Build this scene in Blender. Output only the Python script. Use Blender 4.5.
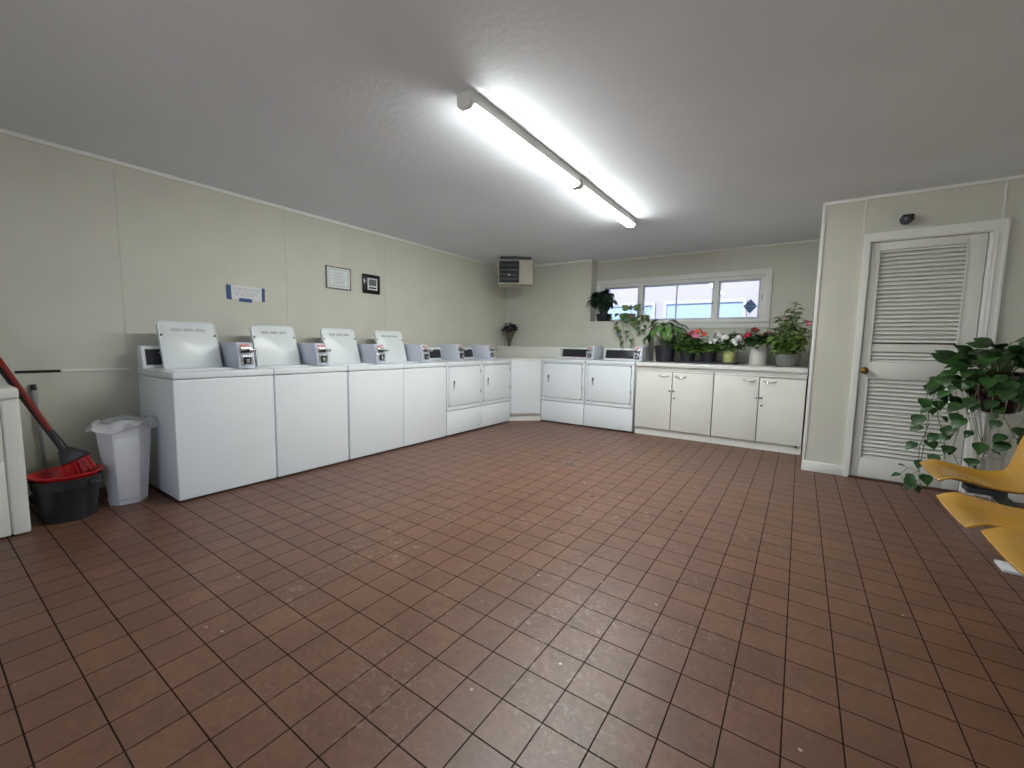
import bpy, bmesh, math, random
from mathutils import Vector, Matrix
random.seed(7)
for o in list(bpy.data.objects): bpy.data.objects.remove(o, do_unlink=True)
SC = bpy.context.scene
COL = SC.collection
PI = math.pi
R = math.radians

# ------------------------------------------------------------------ camera, sky, sun, exposure
cd = bpy.data.cameras.new('camera'); cam = bpy.data.objects.new('camera', cd); COL.objects.link(cam)
cd.sensor_width = 36.0; cd.lens = 420.0/1024*36; cd.clip_start = 0.02
FW = Vector((-0.56171225, 0.82193409, -0.09435941)); RT = Vector((0.82452581, 0.56554054, 0.01791872)); UP = Vector((-0.06809208, 0.06773661, 0.99537692))
M = Matrix((RT, UP, -FW)).transposed().to_4x4(); M.translation = Vector((0, 0, 1.162)); cam.matrix_world = M
SC.camera = cam
w = bpy.data.worlds.new('sky'); SC.world = w; w.use_nodes = True
wn = w.node_tree.nodes; wl = w.node_tree.links
bgn = wn['Background']; bgn.inputs['Color'].default_value = (0.66, 0.78, 1.0, 1); bgn.inputs['Strength'].default_value = 2.0
sd = bpy.data.lights.new('sun', 'SUN'); sun = bpy.data.objects.new('sun', sd); COL.objects.link(sun)
sd.energy = 9.0; sd.angle = R(0.6); sd.color = (1.0, 0.97, 0.94)
sun.rotation_euler = Vector((0.20, 0.50, -0.84)).to_track_quat('-Z', 'Y').to_euler()
vs = SC.view_settings
SC.display_settings.display_device = 'sRGB'
vs.view_transform = 'Standard'; vs.look = 'None'; vs.gamma = 1.0; vs.use_curve_mapping = False
vs.exposure = 0.60
TUBE_STRENGTH = 86.0

# ------------------------------------------------------------------ materials
MATS = {}
def lin(c): return tuple((x/12.92 if x <= 0.04045 else ((x+0.055)/1.055)**2.4) for x in c)
def rgb(r, g, b): return lin((r/255, g/255, b/255))+(1,)
def mat(name, col, rough=0.5, metal=0.0, spec=0.5, noise=0.0, nscale=20.0, bump=0.0, bscale=200.0, coat=0.0, trans=0.0, col2=None, sss=0.0, alpha=1.0):
    if name in MATS: return MATS[name]
    m = bpy.data.materials.new(name); m.use_nodes = True
    nt = m.node_tree; b = nt.nodes['Principled BSDF']
    b.inputs['Base Color'].default_value = col; b.inputs['Roughness'].default_value = rough; b.inputs['Metallic'].default_value = metal
    b.inputs['Specular IOR Level'].default_value = spec; b.inputs['Coat Weight'].default_value = coat
    b.inputs['Transmission Weight'].default_value = trans; b.inputs['Alpha'].default_value = alpha
    if sss: b.inputs['Subsurface Weight'].default_value = sss; b.inputs['Subsurface Radius'].default_value = (0.01,0.01,0.01)
    tc = nt.nodes.new('ShaderNodeTexCoord')
    if noise > 0 or col2:
        n = nt.nodes.new('ShaderNodeTexNoise'); n.inputs['Scale'].default_value = nscale; n.inputs['Detail'].default_value = 5
        nt.links.new(tc.outputs['Object'], n.inputs['Vector'])
        mx = nt.nodes.new('ShaderNodeMix'); mx.data_type = 'RGBA'
        if col2: c2 = col2
        else: c2 = tuple(x*(1-noise) for x in col[:3])+(1,)
        mx.inputs[6].default_value = col; mx.inputs[7].default_value = c2
        mr = nt.nodes.new('ShaderNodeMapRange'); mr.inputs['From Min'].default_value = 0.35; mr.inputs['From Max'].default_value = 0.65
        nt.links.new(n.outputs['Fac'], mr.inputs['Value']); nt.links.new(mr.outputs['Result'], mx.inputs[0])
        nt.links.new(mx.outputs[2], b.inputs['Base Color'])
    if bump > 0:
        n2 = nt.nodes.new('ShaderNodeTexNoise'); n2.inputs['Scale'].default_value = bscale; n2.inputs['Detail'].default_value = 4
        nt.links.new(tc.outputs['Object'], n2.inputs['Vector'])
        bp = nt.nodes.new('ShaderNodeBump'); bp.inputs['Strength'].default_value = bump; bp.inputs['Distance'].default_value = 0.01
        nt.links.new(n2.outputs['Fac'], bp.inputs['Height']); nt.links.new(bp.outputs['Normal'], b.inputs['Normal'])
    MATS[name] = m
    return m

T = 0.1525
def floor_mat():
    m = bpy.data.materials.new('quarry_tile'); m.use_nodes = True; nt = m.node_tree; L = nt.links; b = nt.nodes['Principled BSDF']
    tc = nt.nodes.new('ShaderNodeTexCoord'); mp = nt.nodes.new('ShaderNodeMapping')
    mp.inputs['Location'].default_value = (3.8*T+40*T, -6.87*T+40*T, 0)
    L.new(tc.outputs['Object'], mp.inputs['Vector'])
    br = nt.nodes.new('ShaderNodeTexBrick'); br.offset = 0.0; br.squash = 1.0
    br.inputs['Scale'].default_value = 1.0; br.inputs['Brick Width'].default_value = T; br.inputs['Row Height'].default_value = T
    br.inputs['Mortar Size'].default_value = 0.0025; br.inputs['Mortar Smooth'].default_value = 0.25; br.inputs['Bias'].default_value = 0.0
    br.inputs['Color1'].default_value = (0.126, 0.061, 0.038, 1); br.inputs['Color2'].default_value = (0.150, 0.072, 0.045, 1)
    br.inputs['Mortar'].default_value = (0.020, 0.012, 0.009, 1)
    L.new(mp.outputs['Vector'], br.inputs['Vector'])
    # broad staining
    n = nt.nodes.new('ShaderNodeTexNoise'); n.inputs['Scale'].default_value = 5.0; n.inputs['Detail'].default_value = 6; n.inputs['Roughness'].default_value = 0.65
    L.new(tc.outputs['Object'], n.inputs['Vector'])
    mr = nt.nodes.new('ShaderNodeMapRange'); mr.inputs['From Min'].default_value = 0.32; mr.inputs['From Max'].default_value = 0.68; mr.inputs['To Min'].default_value = 0.80; mr.inputs['To Max'].default_value = 1.14
    L.new(n.outputs['Fac'], mr.inputs['Value'])
    mul = nt.nodes.new('ShaderNodeMix'); mul.data_type = 'RGBA'; mul.blend_type = 'MULTIPLY'; mul.inputs[0].default_value = 1.0
    L.new(br.outputs['Color'], mul.inputs[6]); L.new(mr.outputs['Result'], mul.inputs[7])
    # fine mottling and tiny pale specks
    fn = nt.nodes.new('ShaderNodeTexNoise'); fn.inputs['Scale'].default_value = 38; fn.inputs['Detail'].default_value = 8; fn.inputs['Roughness'].default_value = 0.75
    L.new(tc.outputs['Object'], fn.inputs['Vector'])
    fr_ = nt.nodes.new('ShaderNodeMapRange'); fr_.inputs['From Min'].default_value = 0.3; fr_.inputs['From Max'].default_value = 0.7; fr_.inputs['To Min'].default_value = 0.80; fr_.inputs['To Max'].default_value = 1.22
    L.new(fn.outputs['Fac'], fr_.inputs['Value'])
    mul0 = mul; mul = nt.nodes.new('ShaderNodeMix'); mul.data_type = 'RGBA'; mul.blend_type = 'MULTIPLY'; mul.inputs[0].default_value = 1.0
    L.new(mul0.outputs[2], mul.inputs[6]); L.new(fr_.outputs['Result'], mul.inputs[7])
    vo = nt.nodes.new('ShaderNodeTexVoronoi'); vo.inputs['Scale'].default_value = 11; L.new(tc.outputs['Object'], vo.inputs['Vector'])
    vr = nt.nodes.new('ShaderNodeMapRange'); vr.inputs['From Min'].default_value = 0.075; vr.inputs['From Max'].default_value = 0.045; L.new(vo.outputs['Distance'], vr.inputs['Value'])
    mulb = mul; mul = nt.nodes.new('ShaderNodeMix'); mul.data_type = 'RGBA'; mul.inputs[7].default_value = (0.40, 0.35, 0.31, 1)
    vm = nt.nodes.new('ShaderNodeMath'); vm.operation = 'MULTIPLY'; L.new(vr.outputs['Result'], vm.inputs[0])
    vs2 = nt.nodes.new('ShaderNodeSeparateColor'); L.new(vo.outputs['Color'], vs2.inputs[0])
    vt = nt.nodes.new('ShaderNodeMapRange'); vt.inputs['From Min'].default_value = 0.72; vt.inputs['From Max'].default_value = 0.80; L.new(vs2.outputs[0], vt.inputs['Value'])
    L.new(vt.outputs['Result'], vm.inputs[1]); L.new(vm.outputs[0], mul.inputs[0]); L.new(mulb.outputs[2], mul.inputs[6])
    # pale scuffs: thin filaments inside patches
    s1 = nt.nodes.new('ShaderNodeTexNoise'); s1.inputs['Scale'].default_value = 26; s1.inputs['Detail'].default_value = 7; s1.inputs['Roughness'].default_value = 0.6; s1.inputs['Distortion'].default_value = 1.5
    s2 = nt.nodes.new('ShaderNodeTexNoise'); s2.inputs['Scale'].default_value = 2.3; s2.inputs['Detail'].default_value = 3
    L.new(tc.outputs['Object'], s1.inputs['Vector']); L.new(tc.outputs['Object'], s2.inputs['Vector'])
    r1 = nt.nodes.new('ShaderNodeMapRange'); r1.inputs['From Min'].default_value = 0.55; r1.inputs['From Max'].default_value = 0.68
    r2 = nt.nodes.new('ShaderNodeMapRange'); r2.inputs['From Min'].default_value = 0.47; r2.inputs['From Max'].default_value = 0.60
    L.new(s1.outputs['Fac'], r1.inputs['Value']); L.new(s2.outputs['Fac'], r2.inputs['Value'])
    # traffic lane down the middle of the room carries most of the scuffs
    sx = nt.nodes.new('ShaderNodeSeparateXYZ'); L.new(tc.outputs['Object'], sx.inputs[0])
    d = nt.nodes.new('ShaderNodeVectorMath'); d.operation = 'DISTANCE'; d.inputs[1].default_value = (-1.6, 2.3, 0); L.new(tc.outputs['Object'], d.inputs[0])
    r3 = nt.nodes.new('ShaderNodeMapRange'); r3.inputs['From Min'].default_value = 2.1; r3.inputs['From Max'].default_value = 0.6; L.new(d.outputs['Value'], r3.inputs['Value'])
    mm = nt.nodes.new('ShaderNodeMath'); mm.operation = 'MULTIPLY'; L.new(r1.outputs['Result'], mm.inputs[0]); L.new(r2.outputs['Result'], mm.inputs[1])
    mm2 = nt.nodes.new('ShaderNodeMath'); mm2.operation = 'MULTIPLY'; L.new(mm.outputs[0], mm2.inputs[0]); L.new(r3.outputs['Result'], mm2.inputs[1])
    mm3 = nt.nodes.new('ShaderNodeMath'); mm3.operation = 'MULTIPLY'; mm3.inputs[1].default_value = 0.55; L.new(mm2.outputs[0], mm3.inputs[0])
    mx = nt.nodes.new('ShaderNodeMix'); mx.data_type = 'RGBA'; mx.inputs[7].default_value = (0.42, 0.36, 0.31, 1)
    L.new(mm3.outputs[0], mx.inputs[0]); L.new(mul.outputs[2], mx.inputs[6]); L.new(mx.outputs[2], b.inputs['Base Color'])
    rr = nt.nodes.new('ShaderNodeMapRange'); rr.inputs['To Min'].default_value = 0.34; rr.inputs['To Max'].default_value = 0.50
    L.new(n.outputs['Fac'], rr.inputs['Value']); rm = nt.nodes.new('ShaderNodeMix'); rm.inputs[3].default_value = 0.95
    L.new(br.outputs['Fac'], rm.inputs[0]); L.new(rr.outputs['Result'], rm.inputs[2]); L.new(rm.outputs[0], b.inputs['Roughness'])
    sm = nt.nodes.new('ShaderNodeMix'); sm.inputs[2].default_value = 0.45; sm.inputs[3].default_value = 0.05
    L.new(br.outputs['Fac'], sm.inputs[0]); L.new(sm.outputs[0], b.inputs['Specular IOR Level'])
    bp = nt.nodes.new('ShaderNodeBump'); bp.inputs['Strength'].default_value = 0.6; bp.inputs['Distance'].default_value = 0.003; bp.invert = True
    ad = nt.nodes.new('ShaderNodeMath'); ad.operation = 'MULTIPLY_ADD'; ad.inputs[1].default_value = -0.25
    L.new(n.outputs['Fac'], ad.inputs[0]); L.new(br.outputs['Fac'], ad.inputs[2]); L.new(ad.outputs[0], bp.inputs['Height']); L.new(bp.outputs['Normal'], b.inputs['Normal'])
    return m

def emis(name, col, s):
    m = bpy.data.materials.new(name); m.use_nodes = True; nt = m.node_tree; nt.nodes.clear()
    e = nt.nodes.new('ShaderNodeEmission'); e.inputs[0].default_value = col; e.inputs[1].default_value = s
    o = nt.nodes.new('ShaderNodeOutputMaterial'); nt.links.new(e.outputs[0], o.inputs[0]); return m
def glass_mat():
    m = bpy.data.materials.new('window_glass'); m.use_nodes = True; nt = m.node_tree; nt.nodes.clear()
    t = nt.nodes.new('ShaderNodeBsdfTransparent'); g = nt.nodes.new('ShaderNodeBsdfGlossy'); g.inputs['Roughness'].default_value = 0.02
    f = nt.nodes.new('ShaderNodeFresnel'); f.inputs[0].default_value = 1.5; mx = nt.nodes.new('ShaderNodeMixShader'); o = nt.nodes.new('ShaderNodeOutputMaterial')
    nt.links.new(f.outputs[0], mx.inputs[0]); nt.links.new(t.outputs[0], mx.inputs[1]); nt.links.new(g.outputs[0], mx.inputs[2]); nt.links.new(mx.outputs[0], o.inputs[0]); return m
def bag_mat():
    m = bpy.data.materials.new('bag_plastic'); m.use_nodes = True; nt = m.node_tree; b = nt.nodes['Principled BSDF']
    b.inputs['Base Color'].default_value = (0.75, 0.76, 0.78, 1); b.inputs['Roughness'].default_value = 0.25; b.inputs['Alpha'].default_value = 0.62
    return m

WALL = mat('wall_paint', rgb(207, 206, 193), 0.62, noise=0.05, nscale=3, bump=0.05, bscale=160)
CEIL = mat('ceiling_paint', rgb(226, 231, 237), 0.7, noise=0.05, nscale=1.3, bump=0.22, bscale=22)
TRIM = mat('trim_paint', rgb(230, 230, 226), 0.45)
WHITE = mat('white_enamel', rgb(226, 231, 235), 0.30, spec=0.5, noise=0.03, nscale=2)
WHITE_G = mat('lid_enamel', rgb(222, 227, 228), 0.30, spec=0.55)
SEAM = mat('seam_dark', rgb(58, 58, 60), 0.8)
CAB = mat('cabinet_paint', rgb(224, 224, 217), 0.4, noise=0.04, nscale=4)
COUNTER = mat('counter_laminate', rgb(224, 224, 222), 0.3)
CHROME = mat('chrome', (0.62, 0.62, 0.63, 1), 0.22, metal=1.0)
STEEL = mat('coin_box_steel', rgb(206, 210, 224), 0.38)
BLACK = mat('black_plastic', rgb(22, 22, 25), 0.4)
PANEL = mat('dark_panel', rgb(34, 34, 44), 0.35)
GREYD = mat('dark_grey', rgb(70, 72, 76), 0.5)
LIGHTGREY = mat('light_grey', rgb(160, 162, 165), 0.5)
RED = mat('red_plastic', rgb(176, 30, 34), 0.4)
REDH = mat('red_handle', rgb(128, 30, 26), 0.3)
SOIL = mat('soil', rgb(40, 30, 24), 0.95, noise=0.5, nscale=90)
BRASS = mat('brass', rgb(150, 118, 60), 0.3, metal=1.0)
YELLOW = mat('yellow_fibreglass', rgb(184, 138, 54), 0.25, noise=0.06, nscale=30, coat=0.3)
def vinyl(name, col):
    m = bpy.data.materials.new(name); m.use_nodes = True; nt = m.node_tree; nt.nodes.clear()
    d = nt.nodes.new('ShaderNodeBsdfDiffuse'); t = nt.nodes.new('ShaderNodeBsdfTranslucent'); x = nt.nodes.new('ShaderNodeMixShader'); o = nt.nodes.new('ShaderNodeOutputMaterial')
    d.inputs[0].default_value = col; t.inputs[0].default_value = col; x.inputs[0].default_value = 0.6
    nt.links.new(d.outputs[0], x.inputs[1]); nt.links.new(t.outputs[0], x.inputs[2]); nt.links.new(x.outputs[0], o.inputs[0]); return m
BLUE = mat('blue_tape', rgb(50, 82, 134), 0.6)
PAPER = mat('paper', rgb(222, 224, 226), 0.8)
INK = mat('faint_ink', rgb(150, 152, 156), 0.8)
def leafm(n, c, c2, rough=0.38): return mat(n, rgb(*c), rough, col2=rgb(*c2), nscale=14, spec=0.45, sss=0.0)
GLASS = glass_mat(); BAG = bag_mat()

# ------------------------------------------------------------------ mesh builder
class MB:
    def __init__(s): s.bm = bmesh.new()
    def _merge(s, b2, mtx=None):
        if mtx is not None: bmesh.ops.transform(b2, matrix=mtx, verts=b2.verts)
        me = bpy.data.meshes.new('tmp'); b2.to_mesh(me); b2.free(); s.bm.from_mesh(me); bpy.data.meshes.remove(me); return s
    def box(s, x0, x1, y0, y1, z0, z1, bev=0.0, seg=2, mtx=None):
        b = bmesh.new(); bmesh.ops.create_cube(b, size=1.0)
        sx, sy, sz = x1-x0, y1-y0, z1-z0
        for v in b.verts: v.co = Vector((x0+(v.co.x+.5)*sx, y0+(v.co.y+.5)*sy, z0+(v.co.z+.5)*sz))
        if bev > 0: bmesh.ops.bevel(b, geom=b.edges[:], offset=min(bev, abs(sx)*.45, abs(sy)*.45, abs(sz)*.45), segments=seg, affect='EDGES', profile=0.5)
        return s._merge(b, mtx)
    def prism(s, poly, a0, a1, axis='z', bev=0.0, mtx=None):
        """polygon poly extruded between a0 and a1 along axis (x: poly=(y,z); y: poly=(x,z); z: poly=(x,y))"""
        b = bmesh.new()
        f = {'x': lambda p, a: (a, p[0], p[1]), 'y': lambda p, a: (p[0], a, p[1]), 'z': lambda p, a: (p[0], p[1], a)}[axis]
        A = [b.verts.new(f(p, a0)) for p in poly]; B = [b.verts.new(f(p, a1)) for p in poly]
        b.faces.new(A); b.faces.new(B[::-1]); n = len(poly)
        for i in range(n): b.faces.new((A[i], B[i], B[(i+1) % n], A[(i+1) % n]))
        bmesh.ops.recalc_face_normals(b, faces=b.faces)
        if bev > 0: bmesh.ops.bevel(b, geom=b.edges[:], offset=bev, segments=2, affect='EDGES', profile=0.5)
        return s._merge(b, mtx)
    def lathe(s, prof, seg=28, mtx=None, cap=True):
        b = bmesh.new(); rings = []
        for r, z in prof:
            rings.append([b.verts.new((r*math.cos(2*PI*i/seg), r*math.sin(2*PI*i/seg), z)) for i in range(seg)])
        for a, c in zip(rings, rings[1:]):
            for i in range(seg): b.faces.new((a[i], a[(i+1) % seg], c[(i+1) % seg], c[i]))
        if cap: b.faces.new(rings[0][::-1]); b.faces.new(rings[-1])
        bmesh.ops.recalc_face_normals(b, faces=b.faces)
        return s._merge(b, mtx)
    def tube(s, pts, r, seg=8, closed=False, cap=True, mtx=None):
        b = bmesh.new(); pts = [Vector(p) for p in pts]; n = len(pts); rings = []
        rad = r if isinstance(r, (list, tuple)) else [r]*n
        prev = None
        for i, p in enumerate(pts):
            if closed: t = pts[(i+1) % n]-pts[i-1]
            else: t = pts[min(i+1, n-1)]-pts[max(i-1, 0)]
            t.normalize()
            if prev is None:
                a = Vector((0, 0, 1)) if abs(t.z) < .9 else Vector((1, 0, 0)); u = t.cross(a).normalized()
            else:
                u = prev-t*prev.dot(t)
                u = u.normalized() if u.length > 1e-6 else t.orthogonal().normalized()
            prev = u; v = t.cross(u)
            rings.append([b.verts.new(p+rad[i]*(math.cos(2*PI*k/seg)*u+math.sin(2*PI*k/seg)*v)) for k in range(seg)])
        m = n if closed else n-1
        for i in range(m):
            a, c = rings[i], rings[(i+1) % n]
            for k in range(seg): b.faces.new((a[k], a[(k+1) % seg], c[(k+1) % seg], c[k]))
        if cap and not closed: b.faces.new(rings[0][::-1]); b.faces.new(rings[-1])
        bmesh.ops.recalc_face_normals(b, faces=b.faces)
        return s._merge(b, mtx)
    def ball(s, c, r, sub=2, sc=(1, 1, 1)):
        b = bmesh.new(); bmesh.ops.create_icosphere(b, subdivisions=sub, radius=1.0)
        for v in b.verts: v.co = Vector((c[0]+v.co.x*r*sc[0], c[1]+v.co.y*r*sc[1], c[2]+v.co.z*r*sc[2]))
        return s._merge(b)
    def grid(s, P, closed_u=False):
        """P[i][j] points"""
        V = [[s.bm.verts.new(p) for p in row] for row in P]
        for i in range(len(V)-1):
            for j in range(len(V[0])-1): s.bm.faces.new((V[i][j], V[i][j+1], V[i+1][j+1], V[i+1][j]))
            if closed_u: s.bm.faces.new((V[i][-1], V[i][0], V[i+1][0], V[i+1][-1]))
        return s
    def leaf(s, base, d, up, L, W, prof, droop=0.6, fold=0.18):
        d = Vector(d).normalized(); up = Vector(up); up = (up-d*up.dot(d))
        up = up.normalized() if up.length > 1e-4 else d.orthogonal().normalized()
        side = d.cross(up).normalized(); n = len(prof)-1; p = Vector(base); a = 0.0; rows = []
        for i, wd in enumerate(prof):
            dd = (d*math.cos(a)-up*math.sin(a)); uu = (up*math.cos(a)+d*math.sin(a))
            h = wd*W*.5
            rows.append((p-side*h+uu*h*fold*2, p.copy(), p+side*h+uu*h*fold*2))
            p = p+dd*(L/n); a += droop/n
        V = [[s.bm.verts.new(q) for q in r] for r in rows]
        for i in range(n):
            for k in range(2):
                try: s.bm.faces.new((V[i][k], V[i][k+1], V[i+1][k+1], V[i+1][k]))
                except ValueError: pass
        return s
    def build(s, name, m, parent=None, smooth=True, loc=None, rotz=None, angle=0.6):
        me = bpy.data.meshes.new(name); bmesh.ops.remove_doubles(s.bm, verts=s.bm.verts, dist=1e-6)
        s.bm.normal_update(); s.bm.to_mesh(me); s.bm.free()
        me.materials.append(m)
        if smooth:
            me.polygons.foreach_set('use_smooth', [True]*len(me.polygons))
            me.set_sharp_from_angle(angle=angle)
        o = bpy.data.objects.new(name, me); COL.objects.link(o)
        if parent is not None: o.parent = parent
        if loc is not None: o.location = loc
        if rotz is not None: o.rotation_euler = (0, 0, rotz)
        return o

def tag(o, label, cat, group=None, kind=None):
    o['label'] = label; o['category'] = cat
    if group: o['group'] = group
    if kind: o['kind'] = kind
    return o
def thing(name, label, cat, loc=(0, 0, 0), rotz=0.0, group=None):
    o = bpy.data.objects.new(name, None); o.empty_display_size = 0.1; COL.objects.link(o)
    o.location = loc; o.rotation_euler = (0, 0, rotz); return tag(o, label, cat, group)
def struct(o): o['kind'] = 'structure'; return o
def kids(o): return [c for c in bpy.data.objects if c.parent == o]
def dup(o, parent=None):
    c = o.copy(); COL.objects.link(c)
    if parent is not None: c.parent = parent
    for ch in kids(o): dup(ch, c)
    return c

# ------------------------------------------------------------------ room shell
XL, XR, YR, YB, YP, ZC = -4.40, 1.90, -1.40, 6.42, 6.20, 2.50
XC, YD = 0.09, 4.89
FLOOR = floor_mat()
struct(MB().box(XL-.1, XR+.1, YR-.1, YB+.1, -.12, 0).build('floor', FLOOR, smooth=False))
struct(MB().box(XL-.1, XR+.1, YR-.1, YB+.1, ZC, ZC+.15).build('ceiling', CEIL, smooth=False))
wl_ = MB().box(XL-.1, XL, YR, YB, 0, ZC)
struct(wl_.build('wall_left', WALL, smooth=False))
# batten seams between wall panels
bt = MB()
for y in (1.03, 2.31, 3.55): bt.box(XL, XL+.0025, y-.006, y+.006, .95, ZC-.03)
struct(bt.build('trim_1', WALL, smooth=False))
# horizontal strip above the lower panel, with a missing stretch that leaves a dark slot
hs = MB().box(XL, XL+.010, .66, 1.03, .905, .922).box(XL, XL+.010, YR, .40, .905, .922)
struct(hs.build('trim_2', TRIM, smooth=False))
struct(MB().box(XL, XL+.002, .44, .655, .902, .921).build('trim_3', BLACK, smooth=False))
WX0, WX1, WZ0, WZ1 = -2.70, -0.44, 1.53, 2.125
wb = MB().box(-2.77-.02, XC+.02, YB, YB+.1, 0, WZ0).box(-2.79, XC+.02, YB, YB+.1, WZ1, ZC).box(-2.79, WX0, YB, YB+.1, WZ0, WZ1).box(WX1, XC+.02, YB, YB+.1, WZ0, WZ1)
struct(wb.build('wall_back', WALL, smooth=False))
wc = MB().box(XL, -2.77, YP, YB+.1, 0, ZC)
struct(wc.build('wall_back_left', WALL, smooth=False))
struct(MB().box(-2.77, -1.82, YP, YB, 0, 1.54).build('wall_back_ledge', WALL, smooth=False))
sb = MB().box(-4.025, -4.019, YP-.0025, YP, 1.13, ZC-.02)
struct(sb.build('trim_4', WALL, smooth=False))
# closet block: side wall, front wall round the door
cw = MB().box(XC, XC+.1, YD, YB, 0, ZC).box(XC+.1, .43, YD, YD+.1, 0, ZC).box(1.175, XR, YD, YD+.1, 0, ZC).box(.43, 1.175, YD, YD+.1, 2.11, ZC)
cw.box(XC+.1, XR, YD+.5, YD+.6, 0, ZC)
struct(cw.build('wall_closet', WALL, smooth=False))
struct(MB().box(XR, XR+.1, YR, YB, 0, ZC).build('wall_right', WALL, smooth=False))
# rear wall behind the camera with an open doorway on the left that lets daylight in
rx0, rx1, rz1 = -2.0, 0.0, 2.10
struct(MB().box(XL, rx0, YR-.1, YR, 0, ZC).box(rx1, XR, YR-.1, YR, 0, ZC).box(rx0, rx1, YR-.1, YR, rz1, ZC).build('wall_rear', WALL, smooth=False))
struct(MB().box(XL-.1, XR+.1, YR-1.8, YR-.1, 2.55, 2.65).build('added_sun_overhang', TRIM, smooth=False))  # unseen overhang, added to keep direct sun out of the doorway
# crown strips
cr = MB().box(XL, XL+.018, YR, YP, ZC-.030, ZC, .003); struct(cr.build('trim_5', TRIM))
cr = MB().box(XL+.018, -2.77, YP-.018, YP, ZC-.026, ZC, .003).box(-2.77, XC, YB-.018, YB, ZC-.026, ZC, .003); struct(cr.build('trim_6', TRIM))
cr = MB().box(XC-.012, XR, YD-.016, YD, ZC-.028, ZC, .003); struct(cr.build('trim_7', TRIM))
# corner bead of the closet wall, panel battens beside the door casing
struct(MB().box(XC-.012, XC+.016, YD-.007, YD+.02, 0.0, ZC-.028, .002).build('trim_8', TRIM))
struct(MB().box(.380, .390, YD-.004, YD, 2.19, ZC-.028).box(1.208, 1.219, YD-.004, YD, 2.19, ZC-.028).build('trim_9', TRIM))
struct(MB().box(XC-.002, .400, YD-.014, YD, 0, .095, .003).box(1.25, XR, YD-.014, YD, 0, .095, .003).build('baseboard_closet', TRIM))
# plumbing ledge in the far corner behind the dryers
struct(MB().box(XL, -3.245, 5.96, YP, 0, .953).box(XL, -3.145, 5.96, YP, .953, 1.128, .004).box(XL, -3.25, 5.945, 5.96, .953, .972).build('trim_10', CAB))

# ------------------------------------------------------------------ door
dr = bpy.data.objects.new('door_1', None); COL.objects.link(dr); dr.location = (0, 0, 0); struct(dr)
X0, X1, Y0, Y1 = .452, 1.152, YD+.012, YD+.047
d = MB()
d.box(X0, .505, Y0, Y1, .015, 2.10, .002).box(1.055, X1, Y0, Y1, .015, 2.10, .002)
d.box(.505, 1.055, Y0, Y1, 2.032, 2.10, .002).box(.505, 1.055, Y0, Y1, .915, 1.062, .002).box(.505, 1.055, Y0, Y1, .015, .19, .002)
d.build('door_frame', CAB, dr)
lv = MB()
def slat(z):
    lv.box(-.275, .275, -.0205, .0205, -.003, .003, mtx=Matrix.Translation((.78, (Y0+Y1)/2, z)) @ Matrix.Rotation(R(52), 4, 'X'))
z = 1.252
while z < 2.03: slat(z); z += .0352
lv.box(.505, 1.055, Y0+.006, Y0+.014, 1.155, 1.222)
for z in (1.080, 1.108, 1.137): slat(z)
z = .208
while z < .912: slat(z); z += .0362
lv.build('louver_panel', CAB, dr)
st = MB().box(.505, .514, Y0-.006, Y0+.01, .19, .915).box(1.046, 1.055, Y0-.006, Y0+.01, .19, .915).box(.505, .514, Y0-.006, Y0+.01, 1.062, 2.032).box(1.046, 1.055, Y0-.006, Y0+.01, 1.062, 2.032)
st.build('louver_stop', CAB, dr)
rotm = Matrix.Translation((.480, Y0, .985)) @ Matrix.Rotation(R(90), 4, 'X')
MB().lathe([(.001, -.001), (.030, 0), (.030, .006), (.012, .010), (.011, .030), (.022, .036), (.029, .048), (.026, .062), (.012, .069), (.001, .070)], 24, rotm).build('door_knob', BRASS, dr)
cs = MB()
o_, i_ = .400, .440
cs.prism([(.398, 0), (.438, 0), (.438, 2.112), (.398, 2.178)], YD-.020, YD, 'y')
cs.prism([(.398, 2.178), (.438, 2.112), (1.170, 2.112), (1.252, 2.190)], YD-.020, YD, 'y')
cs.prism([(1.170, 0), (1.252, 0), (1.252, 2.190), (1.170, 2.112)], YD-.020, YD, 'y')
cs.box(1.192, 1.200, YD-.025, YD-.018, 0, 2.13).box(1.234, 1.250, YD-.026, YD-.018, 0, 2.17)
cs.box(.430, .448, YD-.006, YD+.10, 0, 2.112).box(1.158, 1.175, YD-.006, YD+.10, 0, 2.112).box(.43, 1.175, YD-.006, YD+.10, 2.104, 2.115)
cs.build('door_casing', TRIM, dr, smooth=False)
MB().box(.43, 1.175, YD-.02, YD+.10, 0, .012).build('threshold', mat('threshold_wood', rgb(80, 50, 38), 0.5), dr)

# ------------------------------------------------------------------ window
wi = bpy.data.objects.new('window_1', None); COL.objects.link(wi); struct(wi)
c = MB()
c.box(-2.768, -.362, YB-.022, YB, WZ1, 2.195, .003).box(-2.768, -.362, YB-.022, YB, 1.435, WZ0, .003)
c.box(-2.768, WX0, YB-.022, YB, WZ0, WZ1, .003).box(WX1, -.362, YB-.022, YB, WZ0, WZ1, .003)
c.box(-1.82, -.362, YB-.045, YB-.02, 1.505, 1.535, .003)
c.build('window_casing', TRIM, wi)
f = MB(); FY0, FY1 = YB-.012, YB+.055
f.box(WX0, -2.635, FY0+.001, FY1-.001, 1.556, 2.077).box(-.487, WX1, FY0+.001, FY1-.001, 1.556, 2.077).box(WX0, WX1, FY0, FY1, 2.075, WZ1, .004).box(WX0, WX1, FY0, FY1, WZ0, 1.558, .004)
f.box(-2.085, -2.025, FY0+.001, FY1-.001, 1.556, 2.077).box(-1.045, -.985, FY0+.001, FY1-.001, 1.556, 2.077)
f.build('window_frame', TRIM, wi)
sa = MB(); SY0, SY1 = YB+.014, YB+.045
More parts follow.
